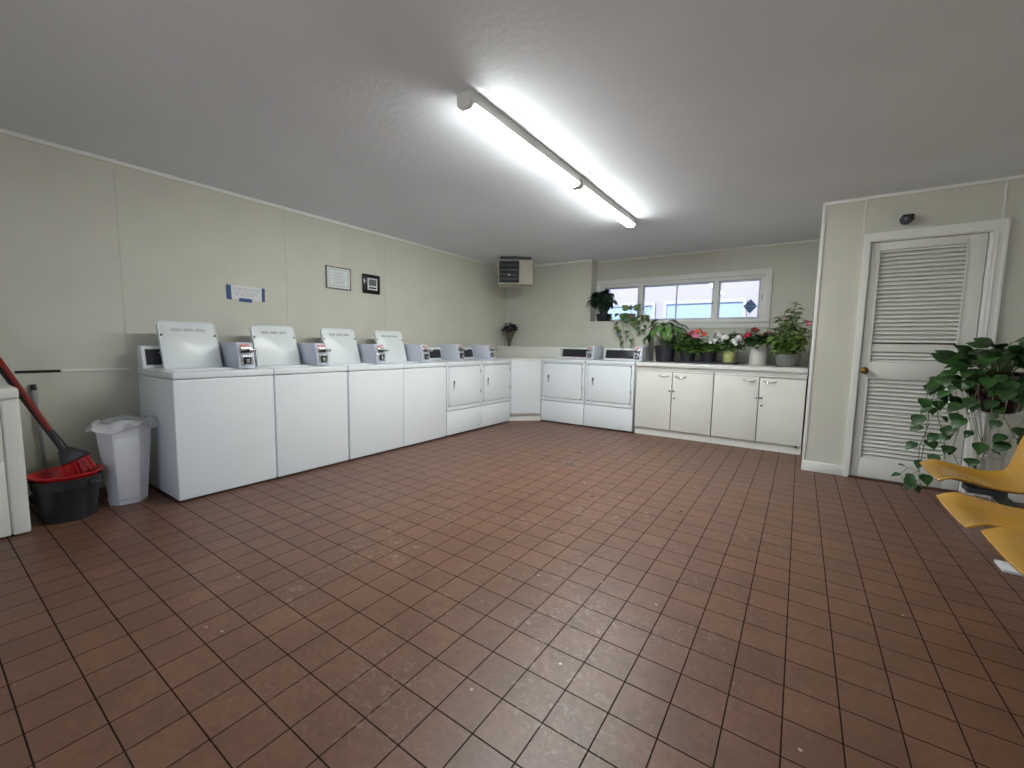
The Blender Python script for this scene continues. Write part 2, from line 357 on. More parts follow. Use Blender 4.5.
for a, b_ in ((-2.635, -2.085), (-2.025, -1.045), (-.985, -.487)):
    sa.box(a, a+.022, SY0+.001, SY1-.001, 1.579, 2.051).box(b_-.022, b_, SY0+.001, SY1-.001, 1.579, 2.051).box(a, b_, SY0, SY1, 2.05, 2.075, .002).box(a, b_, SY0, SY1, 1.558, 1.58, .002)
sa.box(-1.548, -1.532, SY0, SY1, 1.57, 2.06, .002)
sa.build('sash', mat('sash_vinyl', rgb(190, 200, 214), 0.4), wi)
for a, b_ in ((-2.62, -2.10), (-2.01, -1.54), (-1.54, -1.06), (-.97, -.50)):
    MB().box(a, b_, YB+.026, YB+.030, 1.57, 2.06).build('pane', GLASS, wi, smooth=False)
lk = MB().box(-1.062, -1.040, FY0-.016, FY0-.004, 1.76, 1.80, .003).box(-1.056, -1.046, FY0-.028, FY0-.016, 1.772, 1.788, .003); lk.build('sash_lock', LIGHTGREY, wi)
MB().box(-.468, -.458, FY0-.008, FY0, 1.80, 1.86, .002).build('sash_latch', LIGHTGREY, wi)
# blue diamond sticker on the right-hand pane
dz, dx, hw, hh = 1.720, -.595, .080, .096
stk = thing('window_sticker', 'blue diamond sticker with a white band on the right window pane', 'sticker', (dx, YB+.0255, dz))
def dia(k, y0, y1, clip=None):
    if clip is None: return [(0, hh*k), (hw*k, 0), (0, -hh*k), (-hw*k, 0)]
MB().prism(dia(1, 0, 0), -.0012, 0, 'y').build('border', vinyl('sticker_navy', rgb(104, 150, 200)), stk, smooth=False)
MB().prism([(0, hh*.86), (hw*.78, .010), (-hw*.78, .010)], -.0022, -.0012, 'y').prism([(0, -hh*.86), (-hw*.78, -.012), (hw*.78, -.012)], -.0022, -.0012, 'y').build('field', vinyl('sticker_blue', rgb(150, 196, 232)), stk, smooth=False)
MB().prism([(-hw*.93, -.005), (hw*.93, -.005), (hw*.93, .005), (-hw*.93, .005)], -.0034, -.0022, 'y').prism([(-.018, .042), (.018, .042), (0, .062)], -.0034, -.0022, 'y').build('band', vinyl('sticker_white', rgb(235, 240, 245)), stk, smooth=False)

# ------------------------------------------------------------------ outside: pale house next door
nb = thing('neighbouring_house', 'pale house wall with blue windows seen outside through the window', 'house', (0, 9.0, 0))
SIDE = mat('pale_siding', rgb(134, 133, 147), 0.7)
s_ = MB().box(-9, 5, 0, .2, -.3, 5.0)
s_.build('wall', SIDE, nb, smooth=False)
NW = mat('white_trim', rgb(142, 147, 163), 0.5); NG = mat('blue_glass', rgb(128, 148, 178), 0.5, spec=0.2)
for a, b_, t_ in ((-4.55, -2.62, 2.02), (-2.33, -1.40, 1.0), (-2.33, -.95, 2.03)):
    if t_ < 1.5: continue
    fr = MB().box(a-.06, b_+.06, -.03, 0, t_, t_+.06).box(a-.06, a, -.03, 0, .9, t_).box(b_, b_+.06, -.03, 0, .9, t_).box(a-.06, b_+.06, -.03, 0, .82, .9).build('window', NW, nb, smooth=False)
    MB().box(a, b_, -.012, -.002, .9, t_).build('pane', NG, fr, smooth=False)
struct(MB().box(-14, 10, 6.6, 30, -.4, -.3).box(-14, 10, -12, -1.55, -.25, -.12).build('ground_outside', mat('outside_concrete', rgb(170, 168, 162), 0.9, noise=.1), smooth=False))

# ------------------------------------------------------------------ ceiling lights
LENS = emis('lit_lens', (0.965, 1.0, 0.965, 1), TUBE_STRENGTH)
def fixture(label, y0, y1):
    t = thing('ceiling_light', label, 'light', (-1.575, (y0+y1)/2, ZC), 0, 'fluorescent ceiling lights'); h = (y1-y0)/2
    MB().prism([(-.050, 0), (.050, 0), (.050, -.056), (.044, -.066), (-.044, -.066), (-.050, -.056)], -h, h, 'y', .002).build('housing', TRIM, t)
    LP = [(-.048, -.065), (.048, -.065), (.026, -.083), (-.026, -.083)]
    MB().prism(LP, -h+.035, h-.035, 'y').build('lens', LENS, t)
    for e in (-1, 1):
        a, b_ = sorted((e*h, e*(h-.034)))
        MB().prism([(x*1.03, -.075+(z+.075)*1.06) for x, z in LP], a, b_, 'y', .002).build('end_cap', TRIM, t)
    return t
fixture('lit white fluorescent ceiling fixture, the one nearer the camera', 1.80, 3.165)
fixture('lit white fluorescent ceiling fixture, the one farther from the camera', 3.185, 4.50)

# ------------------------------------------------------------------ laundry machines (local: front faces -y)
def console(t, x0, x1, yf, yb, z0, z1, knobs, reddish=False):
    c = MB().prism([(yf, z0), (yb, z0), (yb, z1), (yf+.035, z1)], x0, x1, 'x', .006).build('console', WHITE, t)
    a = math.atan2(.035, z1-z0)
    mt = Matrix.Translation((0, yf, z0)) @ Matrix.Rotation(-a, 4, 'X')
    h = (z1-z0)/math.cos(a)
    MB().box(x0+.022, x1-.02, -.006, .004, .026, h-.026, .003, mtx=mt).build('control_panel', PANEL, c)
    for kx, kz, r in knobs:
        m2 = mt @ Matrix.Translation((kx, -.006, kz)) @ Matrix.Rotation(R(90), 4, 'X')
        MB().lathe([(r, 0), (r, .010), (r*.7, .022), (r*.2, .024)], 18, m2).build('knob', CHROME, c)
    if reddish: MB().box((x0+x1)/2-.02, (x0+x1)/2+.07, -.0075, -.005, .028, .038, mtx=mt).build('red_strip', mat('red_strip', rgb(120, 46, 50), 0.5), c)
    return c
def coin_box(t, x0, x1, yf, yb, z0, z1, top='coin'):
    c = MB().prism([(yf, z0), (yb, z0), (yb, z1), (yf+.050, z1), (yf+.012, z0+(z1-z0)*.52)], x0, x1, 'x', .004).build('coin_box', STEEL, t)
    w_ = x1-x0; xm = (x0+x1)/2; h = z1-z0
    MB().box(xm-w_*.36, xm+w_*.36, yf-.004, yf+.02, z0+.02, z0+h*.48, .003).build('coin_door_plate', CHROME, c)
    MB().box(xm-w_*.24, xm+w_*.24, yf-.007, yf+.0, z0+.032, z0+h*.43, .002).build('keyway_recess', BLACK, c)
    MB().box(xm-.012, xm+.014, yf-.016, yf-.005, z0+.045, z0+.075, .004).build('lock', CHROME, c)
    sl = MB().box(xm-w_*.42, xm+w_*.30, yf-.006, yf+.05, z0+h*.56, z0+h*.80, .006).box(xm+w_*.02, xm+w_*.40, yf-.055, yf+.01, z0+h*.62, z0+h*.76, .006)
    sl.ball((xm+w_*.22, yf-.06, z0+h*.69), .016, 2); sl.build('coin_slide', CHROME, c)
    MB().box(xm-w_*.38, xm+w_*.14, yf-.009, yf-.003, z0+h*.60, z0+h*.70, .002).build('slide_slot', BLACK, c)
    if top == 'coin':
        MB().box(xm-w_*.30, xm+w_*.26, yf+.022, yf+.034, z0+h*.835, z0+h*.93, .002, mtx=None).build('price_label', mat('pink_label', rgb(214, 150, 140), 0.6), c)
    return c
LID_POCK = mat('lid_marks', rgb(176, 180, 183), 0.5)
def make_washer():
    W, D = .672, .74; t = thing('washing_machine', 'x', 'washing machine', (0, 0, 0), PI/2)
    h = W/2
    MB().box(-h, h, 0, D, .014, .874, .010, 3).build('body', WHITE, t)
    MB().box(-h+.01, h-.01, .012, D-.02, .006, .02).build('base_shadow', GREYD, t, smooth=False)  # dark slab that paints the shadow in the gap under the body
    for sx in (-1, 1):
        for yy in (.04, D-.05): MB().lathe([(.018, 0), (.018, .008), (.008, .010), (.008, .03)], 12, Matrix.Translation((sx*(h-.06), yy, 0))).build('foot', GREYD, t)
    # top panel with an oval-cornered tub opening
    tp = MB().box(-h-.001, h+.001, -.006, .10, .877, .927, .009, 3).box(-h-.001, h+.001, .33, D, .877, .927, .009, 3).box(-h-.001, -.25, .08, .35, .877, .927, .006, 2).box(.25, h+.001, .08, .35, .877, .927, .006, 2)
    tp.build('top_panel', WHITE, t)
    MB().lathe([(.125, .8745), (.118, .885), (.105, .885), (.098, .876), (.02, .8755), (.02, .90), (.001, .902)], 32, Matrix.Translation((0, .215, 0)), cap=False).build('tub', mat('tub_enamel', rgb(176, 180, 186), 0.3), t)
    # open lid leaning back
    lx0, lx1, L = -.232, .165, .388
    mt = Matrix.Translation((0, .510, .925)) @ Matrix.Rotation(R(-18), 4, 'X')
    def rr(x0, x1, z0, z1, r, n=6):
        P = []
        for cx, cz, a0 in ((x1-r, z1-r, 0), (x0+r, z1-r, 90)):
            for k in range(n+1): a = R(a0+90*k/n); P.append((cx+r*math.cos(a), cz+r*math.sin(a)))
        return P+[(x0, z0), (x1, z0)]
    lid = MB().prism(rr(lx0, lx1, 0, L, .035), -.004, .022, 'y', .003, mtx=mt).build('lid', WHITE_G, t)
    rim = [(p[0], -.004, p[1]) for p in rr(lx0+.004, lx1-.004, .004, L-.004, .033)]
    MB().tube(rim, .006, 6, closed=True, mtx=mt).build('lid_rim', WHITE, lid)
    MB().box(lx1-.003, lx1+.004, .0, .026, .012, L-.05, .002, mtx=mt).build('lid_gasket', GREYD, lid)
    for k in range(3):
        x = lx0+.085+k*.082
        MB().prism([(x, L-.080), (x+.070, L-.080), (x+.070, L-.066), (x+.058, L-.060), (x+.048, L-.054), (x+.032, L-.058), (x, L-.056)], -.0052, -.003, 'y', mtx=mt).build('lid_label', LID_POCK, lid, smooth=False)
    for x in (lx0+.016, lx1-.016): MB().lathe([(.007, 0), (.007, .009), (.003, .011)], 10, mt @ Matrix.Translation((x, -.004, L*.70)) @ Matrix.Rotation(R(90), 4, 'X')).build('lid_bumper', BLACK, lid)
    console(t, -h+.004, .19, .605, D-.01, .926, 1.098, ((-.225, .118, .014), (-.13, .10, .010)))
    coin_box(t, .193, .318, .26, .66, .926, 1.137)
    return t
def make_dryer(ctrl_right=True):
    W, D = .684, .66; t = thing('dryer', 'x', 'dryer', (0, 0, 0), PI/2); h = W/2; top = .93
    MB().box(-h, h, .016, D, .018, top-.045, .004).build('body', WHITE, t)
    MB().box(-h+.01, h-.01, .03, D-.02, .006, .024).build('base_shadow', GREYD, t, smooth=False)  # shadow under the dryer, put in as a dark slab
    for sx in (-1, 1):
        for yy in (.06, D-.05): MB().lathe([(.018, 0), (.018, .008), (.008, .010), (.008, .03)], 12, Matrix.Translation((sx*(h-.06), yy, 0))).build('foot', GREYD, t)
    MB().box(-h, h, -.003, D, top-.044, top, .008, 3).build('top_panel', WHITE, t)
    fp = MB()
    x0, x1, z0, z1 = -.312, .306, .368, .872
    fp.box(-h, x0, 0, .02, .3205, top-.046, .003).box(x1, h, 0, .02, .3205, top-.046, .003).box(x0-.004, x1+.004, 0, .02, z1, top-.046, .003).box(x0-.004, x1+.004, 0, .02, .322, z0, .003)
    fp.build('front_panel', WHITE, t)
    MB().box(x0, x1, .012, .017, z0, z1).box(-h+.002, h-.002, .010, .0175, .308, .330).build('seal_and_seam_shade', SEAM, t, smooth=False)  # door seal, plus a dark strip painting the shade in the lower seam
    P = []
    g, r = .006, .028
    for cx, cz, a0 in ((x1-g-r, z1-g-r, 0), (x0+g+r, z1-g-r, 90), (x0+g+r, z0+g+r, 180), (x1-g-r, z0+g+r, 270)):
        for k in range(6): a = R(a0+90*k/5); P.append((cx+r*math.cos(a), cz+r*math.sin(a)))
    dd = MB().prism(P, -.008, .014, 'y', .004).build('door', WHITE, t)
    hd = MB()
    hx, hz = x0+.085, .64
    hd.box(hx-.020, hx+.020, -.013, -.006, hz-.070, hz+.066, .005); hd.build('handle', WHITE, dd)
    MB().box(hx-.011, hx+.014, -.0150, -.012, hz+.010, hz+.056, .004).build('handle_recess_shade', GREYD, dd)  # dark and light grey plates paint the shading of the handle recess
    MB().box(hx-.011, hx+.014, -.0145, -.012, hz-.042, hz+.010, .003).build('handle_recess_shade', LIGHTGREY, dd)
    MB().box(hx-.014, hx+.016, -.020, -.012, hz-.066, hz-.046, .004).build('handle_lip', WHITE, dd)
    for zz in (.53, .795): MB().box(x1-.004, x1+.010, -.010, .004, zz-.028, zz+.028, .003).build('hinge', LIGHTGREY, dd)
    MB().box(-h, h, 0, .02, .020, .3145, .003).build('lower_panel', WHITE, t)
    return t
# the four top loaders along the left wall
XF = -3.54
w0 = make_washer(); wl2 = [
 ('white top-loading washer with open lid beside the white trash can', 1.05),
 ('white top-loading washer with open lid under the taped paper notice', 1.73),
 ('white top-loading washer with open lid, third from the trash can', 2.415),
 ('white top-loading washer with open lid next to the dryers', 3.089)]
for k, (lab, y) in enumerate(wl2):
    t = w0 if k == 0 else dup(w0)
    t.location = (XF, y+.338, 0); t['label'] = lab; t['group'] = 'top loading washers along the left wall'
d0 = make_dryer(); labs = ['white coin dryer on left wall, beside the washer row', 'white coin dryer on left wall, beside the diagonal corner cabinet']
dA = dup(d0); dB = d0
for t, y, lab in ((d0, 3.772, labs[0]), (dA, 4.460, labs[1])):
    t.location = (XF, y+.342, 0); t['label'] = lab; t['group'] = 'coin dryers along the left wall'
    console(t, -.337, .155, .555, .65, .931, 1.098, ((-.27, .115, .008), (-.27, .075, .008)))
    coin_box(t, .160, .282, .26, .64, .931, 1.145)
dC = []
for x, lab in ((-3.212, 'white coin dryer on back wall, beside the diagonal corner cabinet'), (-2.500, 'white coin dryer on back wall, beside the cream cupboards')):
    t = thing('dryer', lab, 'dryer', (x+.350, 5.50, 0), 0.0, 'coin dryers along the back wall')
    dC.append(t)
for t in dC:
    for ch in [c for c in kids(d0) if not c.name.startswith(('console', 'coin_box'))]: dup(ch, t)
    t.scale = (1.02, .96, 1.028)
    console(t, -.248, .238, .43, .62, .931, 1.098, ((-.215, .120, .009), (-.215, .066, .009)), True)
    coin_box(t, .240, .346, .265, .655, .931, 1.128)

# ------------------------------------------------------------------ machine at the left edge of the picture
ed = thing('dryer', 'white dryer at the left wall beside the black bucket', 'dryer', (-3.68, .035, 0), PI/2)
MB().box(-.342, .342, .014, .66, .01, .86, .022, 4).build('body', CAB, ed)
MB().box(-.342, .342, -.004, .66, .80, .862, .012, 3).build('top_panel', CAB, ed)
MB().box(-.342, .265, 0, .02, .012, .448, .004).box(.270, .342, 0, .03, .006, .797, .012, 3).build('lower_panel', CAB, ed)
MB().box(-.342, .265, 0, .02, .456, .797, .004).build('front_panel', CAB, ed)
MB().box(-.30, .19, -.01, .0, .49, .77, .008).build('door', CAB, ed)

# ------------------------------------------------------------------ corner cabinet, cupboards and worktop
cc = thing('corner_cabinet', 'white diagonal corner cabinet between the two dryer pairs', 'cabinet', (-3.4, 5.3, 0))
def rel(P): return [(x+3.4, y-5.3) for x, y in P]
MB().prism(rel([(-3.560, 5.160), (-3.225, 5.505), (-3.225, 5.94), (-4.38, 5.94), (-4.38, 5.160)]), .105, .925, 'z').build('body', CAB, cc, smooth=False)
MB().prism(rel([(-3.60, 5.185), (-3.245, 5.54), (-3.245, 5.90), (-4.3, 5.90), (-4.3, 5.185)]), 0, .105, 'z').build('toe_kick', CAB, cc, smooth=False)
MB().prism(rel([(-3.548, 5.155), (-3.222, 5.492), (-3.222, 5.944), (-4.39, 5.944), (-4.39, 5.155)]), .925, .950, 'z').build('worktop', COUNTER, cc, smooth=False)
ma = Matrix.Translation((-3.3975+3.4, 5.328-5.3, 0)) @ Matrix.Rotation(math.atan2(.337, .326), 4, 'Z')
MB().box(-.222, .222, -.014, .002, .125, .920, .003, mtx=ma).build('front_panel', WHITE, cc)

def cupboard(label, x0, doors, hasp_x, wide_gap):
    t = thing('cupboard', label, 'cupboard', (x0, 5.55, 0), 0, 'cream cupboards under the worktop')
    x1 = doors[-1][1]
    b = MB().box(0, x1-x0, .0, .80, .10, .865)
    b.build('body', mat('cupboard_inside', rgb(150, 146, 136), 0.6), t, smooth=False)
    MB().box(0, x1-x0, .012, .80, 0, .10).build('toe_kick', CAB, t, smooth=False)
    MB().box(0, x1-x0, -.004, .0, .844, .866, .002).build('top_rail', CAB, t)
    for k, (a, c) in enumerate(doors):
        z1 = .840 if not (wide_gap and k == 1) else .828
        dd = MB().box(a-x0+.003, c-x0-.003, -.020, -.001, .098, z1, .003).build('door', CAB, t)
        hx = (c-x0-.10) if k == 0 else (a-x0+.10)
        MB().tube([(hx-.055, -.022, .795), (hx-.040, -.036, .789), (hx-.02, -.042, .784), (hx, -.043, .782), (hx+.02, -.042, .784), (hx+.040, -.036, .789), (hx+.055, -.022, .795)], .0055, 8).build('handle', CHROME, dd)
        for e in (-1, 1): MB().lathe([(.010, 0), (.010, .004), (.004, .005)], 10, Matrix.Translation((hx+e*.055, -.020, .795)) @ Matrix.Rotation(R(90), 4, 'X')).build('handle_plate', CHROME, dd)
        if k == 1:
            lx = a-x0+.032
            MB().lathe([(.011, 0), (.011, .004), (.006, .005)], 12, Matrix.Translation((lx, -.020, .515)) @ Matrix.Rotation(R(90), 4, 'X')).build('keyhole', BLACK, dd)
    hp = MB().box(hasp_x-x0-.040, hasp_x-x0-.008, -.030, -.019, .598, .622, .003).box(hasp_x-x0+.006, hasp_x-x0+.040, -.030, -.019, .592, .626, .003).box(hasp_x-x0-.03, hasp_x-x0+.018, -.034, -.029, .604, .616, .002)
    hp.build('hasp', CHROME, t)
    if wide_gap: MB().lathe([(.012, 0), (.012, .02)], 10, Matrix.Translation((x1-x0-.05, -.010, .078))).build('door_stop', BLACK, t)
    return t
cupboard('cream two-door cupboard under the worktop, beside the dryers', -1.782, ((-1.782, -1.322), (-1.318, -.842)), -1.320, False)
cupboard('cream two-door cupboard under the worktop, beside the closet wall', -.838, ((-.838, -.366), (-.362, .075)), -.364, True)
wt = MB().box(-1.786, XC-.012, 5.512, YB-.06, .908, .955, .005).box(-1.786, XC-.012, 5.540, 5.56, .868, .909, .002)
tag(wt.build('worktop', COUNTER), 'long pale worktop over the cupboards, carrying potted plants', 'worktop')

# ------------------------------------------------------------------ unit heater in the corner
AX = math.atan2(.5617, .8219)
ht = thing('unit_heater', 'beige louvered unit heater hung under the ceiling in the far corner', 'heater', (-3.678, 5.425, 2.08), AX)
# local: x to the right, y away from the viewer
HB = mat('heater_beige', rgb(186, 180, 166), 0.5)
MB().box(.055, .265, 0, .34, 0, .365, .004).box(-.265, .056, .03, .34, 0, .365, .004).box(-.265, .056, 0, .04, 0, .018, .002).box(-.265, .056, 0, .04, .352, .365, .002).box(-.265, -.252, 0, .04, 0, .365, .002).build('body', HB, ht)
MB().box(-.253, .055, .018, .031, .016, .354).build('core', BLACK, ht, smooth=False)
lo = MB()
for k in range(5): lo.box(-.252, .055, -.026, .026, -.004, .004, mtx=Matrix.Translation((0, .010, .052+k*.067)) @ Matrix.Rotation(R(38), 4, 'X'))
lo.build('louver', mat('heater_louver', rgb(84, 90, 104), 0.35, metal=.5), ht, smooth=False)
MB().lathe([(.020, 0), (.024, .004), (.016, .02), (.004, .024)], 16, Matrix.Translation((-.10, .004, .135)) @ Matrix.Rotation(R(90), 4, 'X')).build('louver_glint', mat('glint_chrome', (.9, .9, .9, 1), 0.1, metal=1), ht)  # chrome dome added to imitate a glint on the louvers
MB().box(-.24, .24, .06, .26, .366, .42, .004).box(-.02, .0, .03, .05, .366, .42).build('bracket', GREYD, ht)

# ------------------------------------------------------------------ signs on the left wall (local x = world y, front faces +X)
sg = thing('paper_notice', 'white paper notice taped to left wall with blue tape', 'notice', (XL, 1.922, 1.600), PI/2); sg.scale = (.96, 1, .86)
MB().prism([(-.165, -.070), (.16, -.078), (.155, .072), (-.16, .078)], -.003, -.0005, 'y').build('sheet', PAPER, sg, smooth=False)
tp = [((-.182, -.078), (-.138, -.085), (-.142, .072), (-.180, .076)), ((.138, -.078), (.168, -.080), (.172, .068), (.142, .076)), ((-.075, -.096), (.045, -.100), (.045, -.060), (-.070, -.058))]
for P in tp: MB().prism(list(P), -.0048, -.003, 'y').build('tape', BLUE, sg, smooth=False)
ink = MB()
for k, zz in enumerate((.045, .030, .005, -.012, -.030)):
    x = -.11
    while x < .10:
        l = random.uniform(.015, .045); ink.box(x, min(x+l, .115), -.0036, -.0029, zz-.002, zz+.002); x += l+random.uniform(.008, .02)
ink.build('faint_text', INK, sg, smooth=False)
ce = thing('framed_certificate', 'white certificate in a thin silver frame on the left wall', 'picture', (XL, 2.892, 1.873), PI/2)
fr = MB().box(-.155, .155, -.020, 0, .112, .124, .003).box(-.155, .155, -.020, 0, -.124, -.112, .003).box(-.155, -.143, -.020, 0, -.124, .124, .003).box(.143, .155, -.020, 0, -.124, .124, .003)
fr.build('frame', mat('silver_frame', rgb(120, 120, 116), 0.3, metal=.7), ce)
MB().box(-.144, .144, -.012, -.001, -.113, .113).build('sheet', mat('certificate_paper', rgb(220, 226, 224), 0.6), ce, smooth=False)
bo = MB().box(-.12, .12, -.0135, -.0115, .088, .093).box(-.12, .12, -.0135, -.0115, -.093, -.088).box(-.12, -.116, -.0135, -.0115, -.093, .093).box(.116, .12, -.0135, -.0115, -.093, .093)
bo.build('printed_border', INK, ce, smooth=False)
ink = MB()
for zz, hw_ in ((.060, .07), (.042, .045), (.024, .085), (.008, .05), (-.012, .08), (-.028, .075), (-.046, .06), (-.062, .07)):
    x = -hw_
    while x < hw_: l = random.uniform(.01, .04); ink.box(x, min(x+l, hw_), -.0135, -.0115, zz-.002, zz+.002); x += l+.008
ink.build('faint_text', INK, ce, smooth=False)
bf = thing('black_framed_sign', 'small black framed sign right of the certificate on the left wall', 'picture', (XL, 3.332, 1.860), PI/2)
MB().box(-.125, .125, -.024, -.001, -.115, .115, .012, 3).build('frame', mat('gloss_black', rgb(16, 16, 18), 0.2), bf)
MB().box(-.062, .078, -.027, -.023, -.070, .070, .001).build('sheet', PAPER, bf, smooth=False)
MB().box(-.045, .062, -.0282, -.0265, -.020, .056).build('grey_field', mat('sign_grey', rgb(92, 94, 96), 0.6), bf, smooth=False)
MB().box(-.045, .062, -.0282, -.0265, -.056, -.036).build('caption_bar', BLACK, bf, smooth=False)

# ------------------------------------------------------------------ security camera above the door
sc_ = thing('security_camera', 'small black security camera above the louvered door', 'camera', (.650, YD, 2.265))
SCM = Vector((-.15, -.93, -.30)).to_track_quat('Z', 'Y').to_matrix().to_4x4()
MB().box(-.020, .055, -.018, 0, -.012, .045, .006).build('mount', BLACK, sc_)
MB().lathe([(.012, 0), (.036, .008), (.042, .030), (.040, .055), (.030, .070), (.022, .074), (.020, .070), (.002, .070)], 22, Matrix.Translation((.006, -.016, .004)) @ SCM).build('housing', BLACK, sc_)
MB().lathe([(.027, 0), (.027, .003), (.019, .003), (.019, 0)], 22, Matrix.Translation((.006, -.016, .004)) @ SCM @ Matrix.Translation((0, 0, .072)), cap=False).build('lens_ring', GREYD, sc_)
MB().lathe([(.018, 0), (.016, .006), (.002, .008)], 18, Matrix.Translation((.006, -.016, .004)) @ SCM @ Matrix.Translation((0, 0, .074))).build('camera_lens', mat('lens_glass', rgb(70, 74, 84), 0.08), sc_)

# ------------------------------------------------------------------ floor drain and scraps
dn = thing('floor_drain', 'small round metal drain cover set in the tile floor', 'drain', (-1.80, 3.66, 0))
MB().lathe([(.056, 0), (.056, .003), (.050, .004), (.002, .004)], 28).build('rim', mat('drain_metal', rgb(120, 112, 104), 0.4, metal=.6), dn)
hl = MB()
for k in range(8): hl.box(-.004, .004, .015, .040, .004, .0055, mtx=Matrix.Rotation(k*PI/4, 4, 'Z'))
hl.build('grate_slot', BLACK, dn, smooth=False)
SCR = mat('dry_leaf', rgb(48, 28, 18), 0.9)
SPOTS = [(-2.55, 3.35), (-2.42, 3.62), (-2.30, 3.78), (-2.18, 3.55), (-2.05, 3.85), (-2.02, 3.25), (-1.55, 3.1), (-1.05, 3.55), (-1.9, 4.1), (-2.75, 2.6), (-.62, 3.05), (-1.25, 2.95)]
s0 = None
for k, (x, y) in enumerate(SPOTS):
    if s0 is None:
        s0 = MB().leaf((-.012, 0, .002), (1, 0, .25), (0, 0, 1), .026, .016, (.05, .8, 1, .7, .05), .9, .3).build('leaf_scrap', SCR); o = s0
    else: o = s0.copy(); COL.objects.link(o)
    o.location = (x, y, .001); o.rotation_euler = (0, 0, random.uniform(0, 6)); q = random.uniform(.6, 1.1); o.scale = (q, q, q)
    tag(o, 'tiny dark dry leaf scrap lying on the tile floor', 'leaf', 'dry leaf scraps on the floor')

# ------------------------------------------------------------------ trash can, buckets, brooms
tc_ = thing('trash_can', 'white tapered plastic trash can between the black bucket and first washer', 'trash can', (-3.905, .865, 0), R(-9))
# octagonal-ish tapered body, local -y is not used: the flat facet faces +x
def octo(w_, d_, c_, z):
    P = [(w_-c_, -d_), (w_, -d_+c_), (w_, d_-c_), (w_-c_, d_), (-w_+c_, d_), (-w_, d_-c_), (-w_, -d_+c_), (-w_+c_, -d_)]
    return [(x, y, z) for x, y in P]
def ringset(L): 
    m = MB(); m.grid(L, True); return m
CANM = mat('can_plastic', rgb(214, 216, 222), 0.4)
L = [octo(.100, .098, .05, 0.0), octo(.108, .106, .05, .03), octo(.104, .102, .05, .032), octo(.126, .132, .06, .40), octo(.132, .142, .075, .535), octo(.136, .146, .075, .555)]
m = ringset(L); m.bm.faces.new([v for v in m.bm.verts if abs(v.co.z) < 1e-6])
m.grid([octo(.136, .146, .075, .555), octo(.128, .138, .073, .556), octo(.118, .126, .07, .40), octo(.10, .10, .05, .04)], True)
m.build('body', CANM, tc_, angle=.35)
MB().prism([(-.056, .045), (.056, .045), (.068, .455), (.045, .472), (0, .478), (-.045, .472), (-.068, .455)], -.006, .010, 'x', .004, mtx=Matrix.Translation((.108, 0, 0)) @ Matrix.Rotation(R(3.3), 4, 'Y')).build('facet_panel', CANM, tc_)
def bagring(r, z, amp, n=40, ph=0): 
    return [(r*1.0*math.cos(2*PI*i/n)*(1+amp*math.sin(5*2*PI*i/n+ph)+amp*.7*math.sin(11*2*PI*i/n+1.3*ph)), r*1.0*math.sin(2*PI*i/n)*(1+amp*math.sin(5*2*PI*i/n+ph)+amp*.7*math.sin(11*2*PI*i/n+1.3*ph)), z+amp*.22*math.sin(4*2*PI*i/n+2*ph)) for i in range(n)]
bg = MB().grid([bagring(.176, .540, .13, ph=.4), bagring(.172, .560, .09, ph=.6), bagring(.160, .572, .05, ph=.8), bagring(.146, .585, .03, ph=1), bagring(.132, .588, .05, ph=1.2), bagring(.110, .566, .05, ph=1.4), bagring(.115, .45, .03), bagring(.105, .25, .02), bagring(.05, .06, .02)], True)
tag(bg.build('trash_bag', BAG, loc=(-3.905, .865, 0.0), rotz=R(0)), 'translucent white bag lining the trash can, folded over its rim', 'bag')

BKX, BKY = -3.835, .560
bk = thing('bucket', 'black plastic bucket between the left-edge dryer and trash can', 'bucket', (BKX, BKY, 0))
BB = mat('bucket_black', rgb(38, 40, 44), 0.35)
MB().lathe([(.001, .004), (.122, 0), (.128, .004), (.150, .200), (.152, .203), (.152, .212), (.158, .214), (.160, .258), (.166, .262), (.166, .272), (.158, .272), (.154, .255), (.146, .20), (.122, .014), (.001, .012)], 40, cap=False).build('body', BB, bk)
for e in (0,): MB().box(.150, .172, -.02, .02, .215, .25, .004, mtx=Matrix.Rotation(R(35), 4, 'Z')).build('handle_lug', BB, bk)
hr = [( .168*math.cos(a), .168*math.sin(a), .235-.05*math.sin(a-R(35))) for a in [R(35)+PI*k/20 for k in range(21)]]
MB().tube(hr, .003, 6).build('bail_handle', CHROME, bk)
rp = thing('pail', 'red plastic pail nested inside the black bucket', 'pail', (BKX, BKY, .018), 0)
mt = Matrix.Rotation(R(0), 4, 'X')
MB().lathe([(.001, .006), (.105, 0), (.110, .004), (.136, .235), (.152, .265), (.170, .272), (.172, .282), (.166, .284), (.152, .276), (.130, .236), (.100, .012), (.001, .010)], 40, cap=False).build('body', RED, rp)
# broom: head in the pail, red handle leaning back to the wall
A = Vector((-3.858, .572, .412)); B = Vector((-4.370, .130, 1.62)); dv = (B-A).normalized()
br = thing('broom', 'red handled broom standing bristles down in the bucket', 'broom', (A.x, A.y, A.z))
br.location = (A.x, A.y, A.z)
q = dv.to_track_quat('Z', 'Y').to_matrix().to_4x4()
Lh = (B-A).length
MB().tube([(0, 0, .10), (0, 0, Lh-.01)], .0135, 12, mtx=q).build('handle', REDH, br)
MB().lathe([(.020, .0), (.022, .03), (.018, .14), (.0145, .17)], 14, q).build('socket', BLACK, br)
